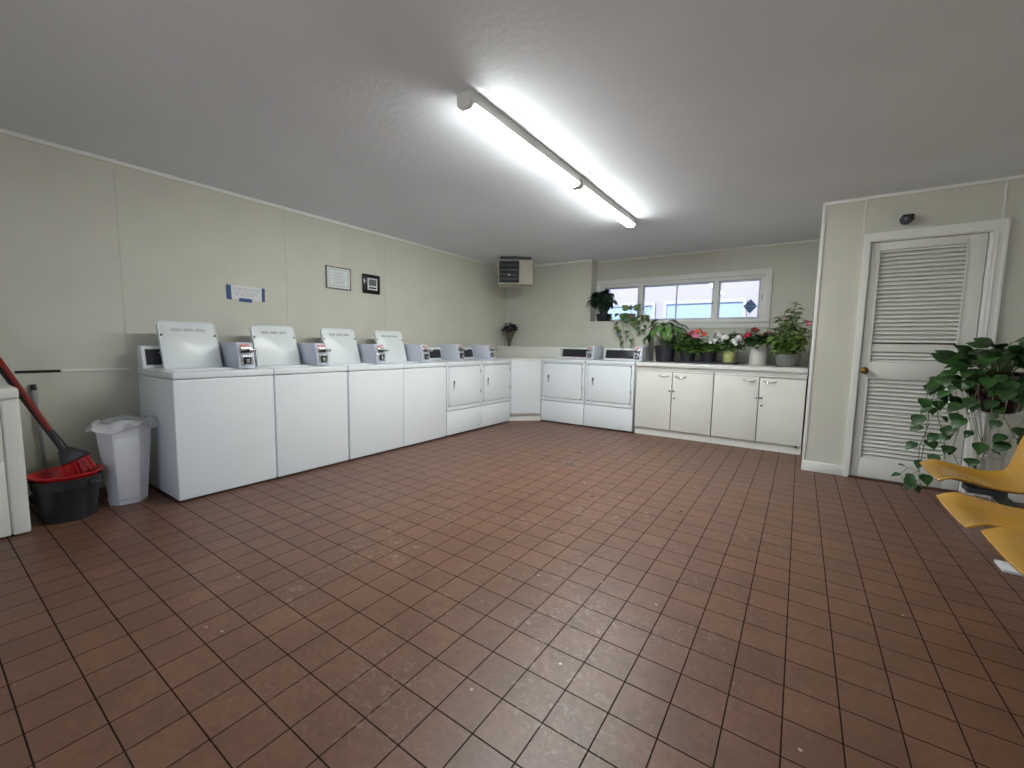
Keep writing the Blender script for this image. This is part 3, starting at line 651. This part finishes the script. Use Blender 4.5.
# flat flared head
side = Vector((.45, .85, .0)); side = (side-dv*side.dot(dv)).normalized(); nn = dv.cross(side)
hm = Matrix((side, nn, dv)).transposed().to_4x4()
MB().prism([(-.025, .03), (.03, .03), (.085, -.04), (.090, -.065), (-.058, -.065), (-.050, -.04)], -.022, .022, 'y', .006, mtx=hm).build('head_block', BLACK, br)
bm_ = MB()
rnd = random.Random(3)
for k in range(130):
    u = rnd.uniform(-1, 1); v = rnd.uniform(-.8, .8)
    x0_ = .014+u*.068; bm_.tube([hm @ Vector((x0_, v*.016, -.06)), hm @ Vector((x0_*1.12-.012, v*.026, -.155+rnd.uniform(-.008, .008)))], .0030, 4)
bm_.build('bristles', RED, br)
# dark pole running beside the broom handle
A2 = Vector((-3.90, .560, .42)); B2 = Vector((-4.376, .115, 1.56)); 
dp = thing('pole', 'black pole leaning beside the red broom handle', 'pole', tuple(A2))
q2_ = (B2-A2).normalized().to_track_quat('Z', 'Y').to_matrix().to_4x4()
MB().tube([(0, 0, 0), (0, 0, (B2-A2).length)], .011, 10, mtx=q2_).build('shaft', BLACK, dp)
MB().tube([(0, 0, (B2-A2).length-.12), (0, 0, (B2-A2).length-.002)], .014, 10, mtx=q2_).build('grip', GREYD, dp)
# grey mop pole standing against the wall
mp_ = thing('mop', 'grey mop pole with black cap standing against the left wall', 'mop', (-4.35, .545, 0))
qm = (Vector((-4.383, .516, .82))-Vector((-4.35, .545, 0))).normalized().to_track_quat('Z', 'Y').to_matrix().to_4x4()
MB().tube([(0, 0, .05), (0, 0, .70)], .010, 10, mtx=qm).build('shaft', mat('pole_grey', rgb(150, 150, 150), 0.4, metal=.3), mp_)
MB().tube([(0, 0, .70), (0, 0, .79)], .016, 10, mtx=qm).build('grip', LIGHTGREY, mp_)
MB().tube([(0, 0, .785), (0, 0, .825)], [.017, .014], 10, mtx=qm).build('cap', BLACK, mp_)
MB().tube([(0, 0, .50), (0, 0, .535)], .014, 10, mtx=qm).build('ferrule', LIGHTGREY, mp_)
MB().box(-.03, .03, -.10, .10, 0, .06, .02).build('mop_head', GREYD, mp_)

# ------------------------------------------------------------------ plants
HEART = (.10, .78, 1.0, .92, .66, .32, .03); LANCE = (.06, .55, .92, 1.0, .82, .48, .03); ROUND = (.12, .8, 1, 1, .85, .55, .1); SPADE = (.3, .95, 1, .8, .5, .2, .02)
def pot(t, r0, r1, h, m, rim=.008, z0=0.0):
    MB().lathe([(.001, z0+.002), (r0*.96, z0), (r0, z0+.004), (r1-.004, z0+h-rim*2.2), (r1+rim*.5, z0+h-rim*2), (r1+rim*.5, z0+h), (r1-.006, z0+h), (r1-.010, z0+h-.03), (r0*.9, z0+.02), (.001, z0+.015)], 32, cap=False).build('pot', m, t)
    MB().lathe([(.001, z0+h-.022), (r1*.6, z0+h-.020), (r1-.010, z0+h-.026)], 24, cap=False).build('soil', SOIL, t)
def bez(a, b, c, n=8): return [tuple((1-u)**2*Vector(a)+2*u*(1-u)*Vector(b)+u*u*Vector(c)) for u in [k/n for k in range(n+1)]]
def arching(t, rnd, z, n, spread, height, Ls, Ws, prof, lm, sm, droop=1.0, lean=(0, 0), rbase=.03, flat=1.0, stem_r=.003):
    """stems rise from the pot and each carries one big leaf"""
    lf, sm_ = MB(), MB()
    for k in range(n):
        a = 2*PI*k/n*2.618+rnd.uniform(-.4, .4); q = math.sqrt((k+.5)/n)
        h = height*(1.05-.55*q*q)*rnd.uniform(.8, 1.12); rr = spread*q
        tip = (rr*math.cos(a)+lean[0], flat*rr*math.sin(a)+lean[1], z+h)
        pts = bez((rbase*math.cos(a), rbase*math.sin(a)*flat, z-.01), (tip[0]*.35, tip[1]*.35, z+h*.8), tip, 6)
        sm_.tube(pts, stem_r, 5)
        dirv = Vector((math.cos(a), math.sin(a)*flat, rnd.uniform(-.2, .45)-q*.4))
        L_ = rnd.uniform(*Ls)
        lf.leaf(tip, dirv, (0, 0, 1), L_, L_*rnd.uniform(*Ws), prof, droop*rnd.uniform(.6, 1.3), .12)
    sm_.build('stems', sm, t); lf.build('foliage', lm, t, angle=3.0)
def bushy(t, rnd, stems, n, Ls, prof, lm, sm, Wr=(.8, 1.0), droop=.6):
    """stems: list of polylines; leaves all along them"""
    lf, sm_ = MB(), MB()
    for P in stems:
        sm_.tube(P, [.0035*(1-.5*i/(len(P)-1)) for i in range(len(P))], 5)
        V = [Vector(p) for p in P]
        for k in range(n):
            u = rnd.uniform(.15, 1.0)*(len(V)-1); i = min(int(u), len(V)-2); f_ = u-i; p = V[i].lerp(V[i+1], f_)
            a = rnd.uniform(0, 2*PI); d_ = Vector((math.cos(a), math.sin(a), rnd.uniform(-.1, .7))).normalized(); L_ = rnd.uniform(*Ls)
            q_ = p+d_*L_*rnd.uniform(.3, .9); sm_.tube([p, q_], .0014, 4, cap=False)
            lf.leaf(q_, d_+Vector((0, 0, -.25)), (0, 0, 1), L_, L_*rnd.uniform(*Wr), prof, droop, .12)
    sm_.build('stems', sm, t); lf.build('foliage', lm, t, angle=3.0)
def flower_head(t, rnd, c, r, m, n=16, name='flower_head'):
    f_ = MB()
    for k in range(n):
        zc_ = rnd.uniform(-.2, 1); a = rnd.uniform(0, 2*PI); s_ = math.sqrt(max(0, 1-zc_*zc_)); nv = Vector((s_*math.cos(a), s_*math.sin(a), zc_)); p = Vector(c)+nv*r*.75
        for j in range(5):
            b = nv.orthogonal().normalized(); b = Matrix.Rotation(j*2*PI/5+k, 3, nv) @ b
            f_.leaf(p, b+nv*.35, nv, r*.48, r*.42, (.2, .85, 1, .5), .4, .05)
    f_.build(name, m, t, angle=3.0)
G1 = leafm('leaf_deep', (44, 78, 40), (70, 104, 52)); G2 = leafm('leaf_mid', (66, 104, 48), (98, 134, 66)); G3 = leafm('leaf_fresh', (108, 140, 66), (140, 168, 90)); G4 = leafm('leaf_dark', (24, 44, 32), (38, 62, 42))
G5 = leafm('leaf_pothos', (22, 50, 20), (52, 88, 40), 0.42); STEM = mat('stem_green', rgb(84, 104, 56), 0.5); STEMB = mat('stem_brown', rgb(70, 62, 40), 0.6)
PBLACK = mat('pot_black', rgb(34, 34, 42), 0.45); PGREY = mat('pot_grey', rgb(116, 116, 114), 0.7); PWHITE = mat('pot_white', rgb(206, 204, 198), 0.6, noise=.08, nscale=12)
PINK = mat('petal_pink', rgb(232, 130, 168), 0.6); SALMON = mat('petal_salmon', rgb(224, 100, 84), 0.6); WPET = mat('petal_white', rgb(236, 236, 236), 0.6); REDP = mat('petal_red', rgb(206, 44, 70), 0.6)
CT = .955
# 1 broad-leaved plant in a black pot
p1 = thing('potted_plant', 'broad-leaved green plant in a black pot, beside the back dryer', 'plant', (-1.555, 6.03, CT)); rn = random.Random(11)
pot(p1, .115, .142, .225, PBLACK)
arching(p1, rn, .215, 44, .19, .33, (.15, .24), (.42, .58), LANCE, G2, STEM, 1.7, rbase=.05, flat=.7)
for x, y, z in ((-.02, -.12, .44), (.16, -.10, .42)): flower_head(p1, rn, (x, y, z), .022, mat('petal_pale_blue', rgb(176, 212, 232), 0.6), 10)
# tray with three pots
TRX, TRY = -1.03, 6.03
ty = MB().box(-.375, .375, -.14, .14, 0, .006).box(-.375, .375, -.14, -.132, 0, .026).box(-.375, .375, .132, .14, 0, .026).box(-.375, -.367, -.14, .14, 0, .026).box(.367, .375, -.14, .14, 0, .026)
tag(ty.build('plant_tray', PBLACK, loc=(TRX, TRY, CT), smooth=False), 'flat black tray under the three geranium pots', 'tray')
def geranium(label, x, y, r0, r1, h, m, seed, z=CT+.007, spread=.20, height=.22, nst=9, heads=(), lm=G2, bias=(0, 0), n=30):
    t = thing('potted_geranium', label, 'plant', (x, y, z)); rn = random.Random(seed)
    pot(t, r0, r1, h, m)
    S = []
    for k in range(nst):
        a = 2*PI*k/nst+rn.uniform(-.3, .3); rr = spread*rn.uniform(.5, 1)
        tip = (rr*math.cos(a)+bias[0], .55*rr*math.sin(a)+bias[1], h+height*rn.uniform(.35, 1.0))
        S.append(bez((.02*math.cos(a), .02*math.sin(a), h-.03), (tip[0]*.5, tip[1]*.5, h+(tip[2]-h)*.75), tip, 6))
    for k in range(7):
        a = PI+PI*(k+.5)/7+rn.uniform(-.2, .2)
        S.append(bez((.03*math.cos(a), .03*math.sin(a), h-.03), (r1*1.1*math.cos(a), r1*1.1*math.sin(a), h+.10), (r1*1.35*math.cos(a), r1*1.25*math.sin(a), h-rn.uniform(.0, .045)), 6))
    bushy(t, rn, S, n, (.038, .066), ROUND, lm, STEM, (.95, 1.2))
    for hx, hy, hz, hr_, hm_ in heads:
        MB().tube(bez((hx*.4, hy*.4, h), (hx*.8, hy*.8, h+(hz-h)*.6), (hx, hy, hz)), .0022, 5).build('flower_stalk', STEM, t)
        flower_head(t, rn, (hx, hy, hz), hr_, hm_)
    return t
geranium('pink and salmon geranium in a black nursery pot on the tray', TRX-.225, TRY, .088, .108, .165, PBLACK, 21, spread=.21, height=.21, heads=((.05, -.06, .385, .045, PINK), (.13, -.05, .400, .05, SALMON), (.10, -.08, .345, .042, PINK), (.19, -.02, .37, .042, SALMON), (.0, .0, .375, .032, SALMON)), nst=11)
geranium('green geranium with a white bloom in a black pot, middle of the tray', TRX+.035, TRY, .088, .108, .165, PBLACK, 22, spread=.16, height=.13, heads=((.05, -.12, .275, .045, WPET),), nst=8)
geranium('white geranium in a yellow-green pot at the right end of the tray', TRX+.275, TRY-.02, .060, .080, .190, mat('pot_lime', rgb(176, 186, 92), 0.5, col2=rgb(206, 206, 150), nscale=18), 23, spread=.15, height=.22, heads=((-.13, -.06, .355, .055, WPET), (-.04, -.07, .33, .048, WPET), (.06, -.09, .275, .05, WPET), (.10, -.06, .32, .045, WPET), (-.17, -.09, .295, .045, WPET), (.08, -.10, .235, .04, WPET)), nst=7, bias=(.03, 0))
lb = None
# white pot
w3 = geranium('red and pink geranium in a tall white pot', -.430, 6.05, .098, .108, .262, PWHITE, 31, z=CT, spread=.20, height=.17, nst=10, lm=G1, heads=((-.12, -.05, .375, .042, REDP), (-.06, -.03, .43, .04, REDP), (-.15, -.03, .345, .03, REDP), (.03, -.06, .375, .035, mat('petal_dusty', rgb(206, 150, 140), .6)), (.09, -.05, .40, .03, mat('petal_dusty', rgb(206, 150, 140), .6))))
# grey pot bush
p5 = thing('potted_plant', 'tall bushy green plant in a grey bowl pot against the closet wall', 'plant', (-.130, 5.86, CT)); rn = random.Random(41)
pot(p5, .095, .122, .145, PGREY, .012)
S = []
for tx, ty_, tz in ((-.19, -.03, .34), (-.15, .02, .45), (-.08, -.03, .55), (.04, 0, .72), (.02, -.05, .62), (.08, .03, .60), (-.02, .04, .48), (.12, -.04, .45), (.13, .03, .52), (.16, -.02, .40), (-.12, -.07, .30), (.06, -.08, .36), (-.03, -.09, .33), (.15, .0, .30), (-.06, -.02, .62)):
    S.append(bez((rn.uniform(-.03, .03), rn.uniform(-.03, .03), .12), (tx*.6, ty_*.6, tz*.65), (tx, ty_, tz), 7))
bushy(p5, rn, S, 44, (.045, .085), SPADE, G3, STEM, (.75, .95))
for c_, r_, m_ in (((.165, -.07, .50), .034, PINK), ((.19, -.05, .49), .028, PINK), ((-.05, -.03, .545), .026, mat('petal_pale', rgb(226, 180, 176), .6)), ((-.10, -.06, .58), .012, WPET), ((.03, -.08, .38), .012, WPET), ((-.19, -.06, .33), .012, WPET)): flower_head(p5, rn, c_, r_, m_, 10)
# window ledge plants
LZ = 1.54
p6 = thing('potted_plant', 'dark leafy plant in a dark pot at the left end of the window ledge', 'plant', (-2.575, 6.285, LZ)); rn = random.Random(51)
pot(p6, .100, .122, .115, PBLACK)
arching(p6, rn, .105, 120, .185, .34, (.085, .145), (.6, .8), SPADE, G4, G4, 1.5, rbase=.06, flat=.6, lean=(-.03, -.02), stem_r=.0025)
def vine(lf, st_, rn, P, n, Ls, prof=HEART):
    st_.tube(P, .0022, 5); V = [Vector(p) for p in P]
    for k in range(n):
        u = (k+.6)/n*(len(V)-1); i = min(int(u), len(V)-2); p = V[i].lerp(V[i+1], u-i)
        a = rn.uniform(0, 2*PI); d_ = Vector((math.cos(a), -abs(math.sin(a))*.8-.1, rn.uniform(-.4, .3))).normalized(); L_ = rn.uniform(*Ls)
        q_ = p+d_*L_*.5; st_.tube([p, q_], .0013, 4, cap=False)
        lf.leaf(q_, d_+Vector((0, 0, -.6)), Vector((0, -.4, 1)), L_, L_*rn.uniform(.75, .95), prof, .7, .12)
p7 = thing('potted_vine', 'trailing vine in a small grey-brown pot hanging over the window ledge', 'plant', (-2.14, 6.275, LZ)); rn = random.Random(61)
pot(p7, .048, .066, .108, mat('pot_taupe', rgb(122, 110, 108), 0.7), .006)
lf, st_ = MB(), MB()
for a, L_ in ((2.6, .13), (.5, .13), (1.6, .09)):
    tip = (.05*math.cos(a), -.02, .16); st_.tube(bez((0, 0, .09), (0, 0, .15), tip, 5), .0022, 5); lf.leaf(tip, (math.cos(a), -.2, .75), (0, -1, .3), L_, L_*.8, HEART, .5, .1)
for P, n in (([(-.02, 0, .10), (-.12, -.05, .15), (-.20, -.12, .06), (-.22, -.135, -.05), (-.225, -.138, -.17)], 4), ([(0, -.02, .10), (-.02, -.09, .12), (-.05, -.135, .02), (-.07, -.142, -.10), (-.02, -.142, -.22), (.0, -.142, -.33)], 9), ([(.01, -.03, .10), (.05, -.10, .09), (.06, -.136, -.02), (.02, -.142, -.12), (.08, -.142, -.22), (.11, -.142, -.28)], 6), ([(-.03, -.02, .10), (-.08, -.10, .08), (-.11, -.137, -.02), (-.05, -.145, -.14), (-.06, -.145, -.20)], 6)):
    vine(lf, st_, rn, bez(*[P[0], P[1], P[2]], 4)+[tuple(x) for x in P[3:]], n, (.075, .115))
st_.build('stems', STEM, p7); lf.build('foliage', leafm('leaf_vine', (66, 96, 56), (120, 146, 92)), p7, angle=3.0)
p8 = thing('potted_vine', 'trailing vine in a small tan pot at the right end of window ledge', 'plant', (-1.930, 6.275, LZ)); rn = random.Random(71)
pot(p8, .042, .056, .085, mat('pot_tan', rgb(176, 154, 134), 0.7), .006)
lf, st_ = MB(), MB()
for a, L_ in ((.3, .075), (2.4, .06), (1.2, .07)):
    tip = (.06*math.cos(a), -.03, .16+.03*a); st_.tube(bez((0, 0, .07), (0, 0, .13), tip, 5), .0018, 5); lf.leaf(tip, (math.cos(a), -.3, .3), (0, -.3, 1), L_, L_*.6, HEART, .7, .1)
for P, n in (([(-.02, -.02, .08), (-.06, -.11, .08), (-.07, -.136, -.02), (-.06, -.142, -.10), (-.03, -.142, -.17)], 7), ([(.02, -.02, .08), (.03, -.11, .08), (.03, -.136, -.02), (-.01, -.142, -.09), (.05, -.142, -.20)], 6)):
    vine(lf, st_, rn, bez(P[0], P[1], P[2], 4)+P[3:], n, (.065, .09))
st_.build('stems', STEM, p8); lf.build('foliage', leafm('leaf_vine_dark', (48, 72, 46), (88, 112, 74)), p8, angle=3.0)
# dried flowers in a wire cone in the corner
cn = thing('dried_bouquet', 'dark purple dried flowers in a wire cone on the corner ledge', 'bouquet', (-4.215, 6.06, 1.128)); rn = random.Random(81)
wr = MB()
for k in range(14):
    a = 2*PI*k/14; wr.tube([(.022*math.cos(a), .022*math.sin(a), 0), (.030*math.cos(a+.2), .030*math.sin(a+.2), .08), (.100*math.cos(a+.3), .100*math.sin(a+.3), .285)], .0028, 4)
for r_, z in ((.022, .004), (.040, .10), (.072, .20), (.100, .285)): wr.tube([(r_*math.cos(2*PI*i/18), r_*math.sin(2*PI*i/18), z) for i in range(18)], .003, 4, closed=True)
wr.build('wire_cone', mat('wire_grey', rgb(96, 94, 96), 0.5, metal=.5), cn)
st_ = MB(); hd = MB()
for k in range(60):
    a = rn.uniform(0, 2*PI); q = math.sqrt(rn.random())*.135; tip = Vector((q*math.cos(a), q*math.sin(a), .43-q*1.0+rn.uniform(-.05, .02)))
    st_.tube([(tip.x*.1, tip.y*.1, .01), (tip.x*.6, tip.y*.6, .2), tuple(tip)], .0022, 4)
    for j in range(7):
        b = rn.uniform(0, 2*PI); hd.leaf(tip+Vector((0, 0, -.015)), (math.cos(b), math.sin(b), .5), (0, 0, 1), .042, .034, ROUND, -.3, .1)
st_.build('stems', mat('dry_stem', rgb(112, 104, 88), 0.8), cn); hd.build('flower_heads', mat('dried_purple', rgb(58, 50, 74), 0.8), cn, angle=3.0)

# ------------------------------------------------------------------ wire plant stand and pothos by the door
SX, SY = 1.165, 4.36
ws = thing('wire_plant_stand', 'chrome wire hourglass plant stand in front of the louvered door', 'plant stand', (SX, SY, 0))
def ring(m, r, z, tr=.0035, n=40): m.tube([(r*math.cos(2*PI*i/n), r*math.sin(2*PI*i/n), z) for i in range(n)], tr, 6, closed=True)
WIRE = mat('wire_chrome', (0.55, 0.55, 0.55, 1), 0.3, metal=1.0)
m = MB(); ring(m, .195, .945, .0045); m.build('top_ring', WIRE, ws)
m = MB(); ring(m, .062, .42, .004); ring(m, .068, .435, .004); m.build('waist_ring', WIRE, ws)
m = MB(); ring(m, .135, .005, .0045); m.build('base_ring', WIRE, ws)
m = MB(); ring(m, .130, .72, .003); m.build('pot_ring', WIRE, ws)
m = MB()
for k in range(16):
    a = 2*PI*k/16; c_, s_ = math.cos(a), math.sin(a)
    m.tube([(r_*c_, r_*s_, z) for r_, z in ((.195, .945), (.158, .80), (.118, .66), (.084, .54), (.066, .42), (.070, .30), (.092, .15), (.135, .006))], .0026, 5)
m.build('wires', WIRE, ws)
pp = thing('potted_pothos', 'trailing pothos in a dark maroon pot held by the wire stand', 'plant', (SX, SY, .745)); rn = random.Random(91)
MB().lathe([(.001, .004), (.085, 0), (.125, .03), (.160, .13), (.172, .225), (.168, .265), (.150, .285), (.140, .285), (.150, .262), (.155, .22), (.11, .04), (.001, .02)], 40, cap=False).build('pot', mat('pot_maroon', rgb(44, 16, 20), 0.15, coat=.5), pp)
MB().lathe([(.001, .262), (.10, .264), (.148, .256)], 24, cap=False).build('soil', SOIL, pp)
lf, st_ = MB(), MB()
for k in range(74):
    a = rn.uniform(0, 2*PI); q = rn.uniform(.05, .25); L_ = rn.uniform(.10, .16)
    if math.cos(a) < 0 and rn.random() < .5: q *= 1.25
    tip = Vector((q*math.cos(a), q*math.sin(a)*.8, .30+rn.uniform(-.02, .15)*(1.25-q*3)+.03))
    st_.tube(bez((.04*math.cos(a), .04*math.sin(a), .26), (tip.x*.5, tip.y*.5, tip.z+.04), tip, 5), .0026, 5)
    lf.leaf(tip, (math.cos(a), math.sin(a), rn.uniform(-.3, 1.1)), (rn.uniform(-.4, .4), -.7, .8), L_, L_*rn.uniform(.62, .82), HEART, rn.uniform(.3, 1.2), .14)
# trailing runners: mostly to the left and front
RUN = [[(-.10, -.05, .29), (-.27, -.08, .31), (-.30, -.09, .12), (-.31, -.09, -.05), (-.26, -.10, -.20), (-.25, -.10, -.36)],
       [(-.08, -.10, .29), (-.24, -.14, .30), (-.24, -.15, .10), (-.20, -.15, -.10), (-.23, -.15, -.28), (-.17, -.16, -.42)],
       [(-.12, .02, .29), (-.34, .0, .30), (-.36, .0, .08), (-.33, .0, -.12), (-.37, .0, -.30), (-.36, .0, -.50), (-.42, .0, -.54)],
       [(-.05, -.12, .29), (-.16, -.22, .28), (-.17, -.23, .05), (-.13, -.22, -.12), (-.08, -.21, -.26), (-.12, -.20, -.40)],
       [(.02, -.14, .29), (-.02, -.25, .26), (-.03, -.25, .0), (.02, -.24, -.10), (.06, -.24, -.18)],
       [(.10, -.10, .29), (.16, -.20, .28), (.18, -.21, .05), (.13, -.20, -.08), (.14, -.20, -.2)],
       [(-.13, -.03, .29), (-.30, .03, .32), (-.33, .04, .0), (-.34, .03, -.30), (-.36, -.02, -.52), (-.34, -.05, -.62)]]
for P in RUN:
    vine(lf, st_, rn, bez(P[0], P[1], P[2], 5)+P[3:], 17, (.055, .11))
st_.tube([(-.36, 0, -.50), (-.42, -.01, -.47), (-.46, -.02, -.53), (-.44, -.03, -.59), (-.38, -.03, -.60), (-.33, -.03, -.58)], .002, 5)
for p_, d_ in (((-.46, -.02, -.53), (-.8, -.3, -.2)), ((-.43, -.01, -.475), (-.6, -.4, .4)), ((-.37, -.02, -.60), (.2, -.6, -.5))): lf.leaf(p_, d_, (0, -.3, 1), .07, .05, HEART, .6, .1)
st_.build('stems', STEM, pp); lf.build('foliage', G5, pp, angle=3.0)

# ------------------------------------------------------------------ yellow tandem seating
sb_ = thing('tandem_seat_bench', 'row of yellow moulded shell seats on a shared white-footed beam', 'bench', (1.02, 2.9, 0))
def shell(name, y, xf, wd, z0, yaw=0.0):
    prof = [(0.0, -.006), (.05, .004), (.12, -.006), (.20, -.022), (.28, -.030), (.35, -.022), (.40, .010), (.435, .070), (.455, .15), (.475, .24), (.50, .34), (.525, .42), (.54, .45)]
    def cat(u):
        x = u*(len(prof)-1); i = min(int(x), len(prof)-2); f = x-i; p = [Vector(prof[max(0, min(len(prof)-1, i+k))]) for k in (-1, 0, 1, 2)]
        return .5*((2*p[1])+(p[2]-p[0])*f+(2*p[0]-5*p[1]+4*p[2]-p[3])*f*f+(3*p[1]-p[0]-3*p[2]+p[3])*f**3)
    sst = lambda t: max(0, min(1, t))**2*(3-2*max(0, min(1, t)))
    n, nu, P = 25, 60, []
    for i in range(nu+1):
        row = []; u = i/nu; q = cat(u); b_ = sst((u-.42)/.2)
        for j in range(n):
            v = -1+2*j/(n-1); wf = wd/2*(1-.14*sst((u-.8)/.2))
            cup = abs(v)**4*.024*sst(u/.12)
            row.append((xf+q.x-cup*1.4*b_-1.02, y-2.9+v*wf, z0+q.y+cup*(1-b_)-.010*(1-v*v)*(1-b_)))
        P.append(row)
    m = MB().grid(P); o = m.build(name, YELLOW, sb_, angle=3.0)
    so = o.modifiers.new('thick', 'SOLIDIFY'); so.thickness = .013; so.offset = -1
    bv = o.modifiers.new('edge', 'BEVEL'); bv.width = .004; bv.segments = 2; bv.limit_method = 'ANGLE'
    cx = xf+.22-1.02
    MB().box(cx-.06, cx+.10, y-2.9-.06, y-2.9+.06, z0-.085, z0-.052, .004).box(cx+.05, cx+.09, y-2.9-.05, y-2.9+.05, z0-.10, z0-.08).build('mounting_plate', GREYD, o)
    return o
shell('seat_shell', 3.565, .705, .47, .425); shell('seat_shell', 2.75, .630, .475, .42); shell('seat_shell', 2.285, .672, .44, .42)
WM = mat('white_metal', rgb(214, 216, 216), 0.35)
MB().box(-.005, .035, -1.0, .95, .285, .325, .004).build('beam', BLACK, sb_)
for y in (3.308, 2.02):
    lg = MB().box(.0, .03, y-2.9-.02, y-2.9+.02, .03, .30, .004)
    lg.prism([(-.055, -.066), (.23, -.066), (.25, -.045), (.25, .045), (.23, .066), (-.055, .066)], .001, .020, 'z', .004, mtx=Matrix.Translation((0, y-2.9, 0)))
    lg.build('leg', WM, sb_)
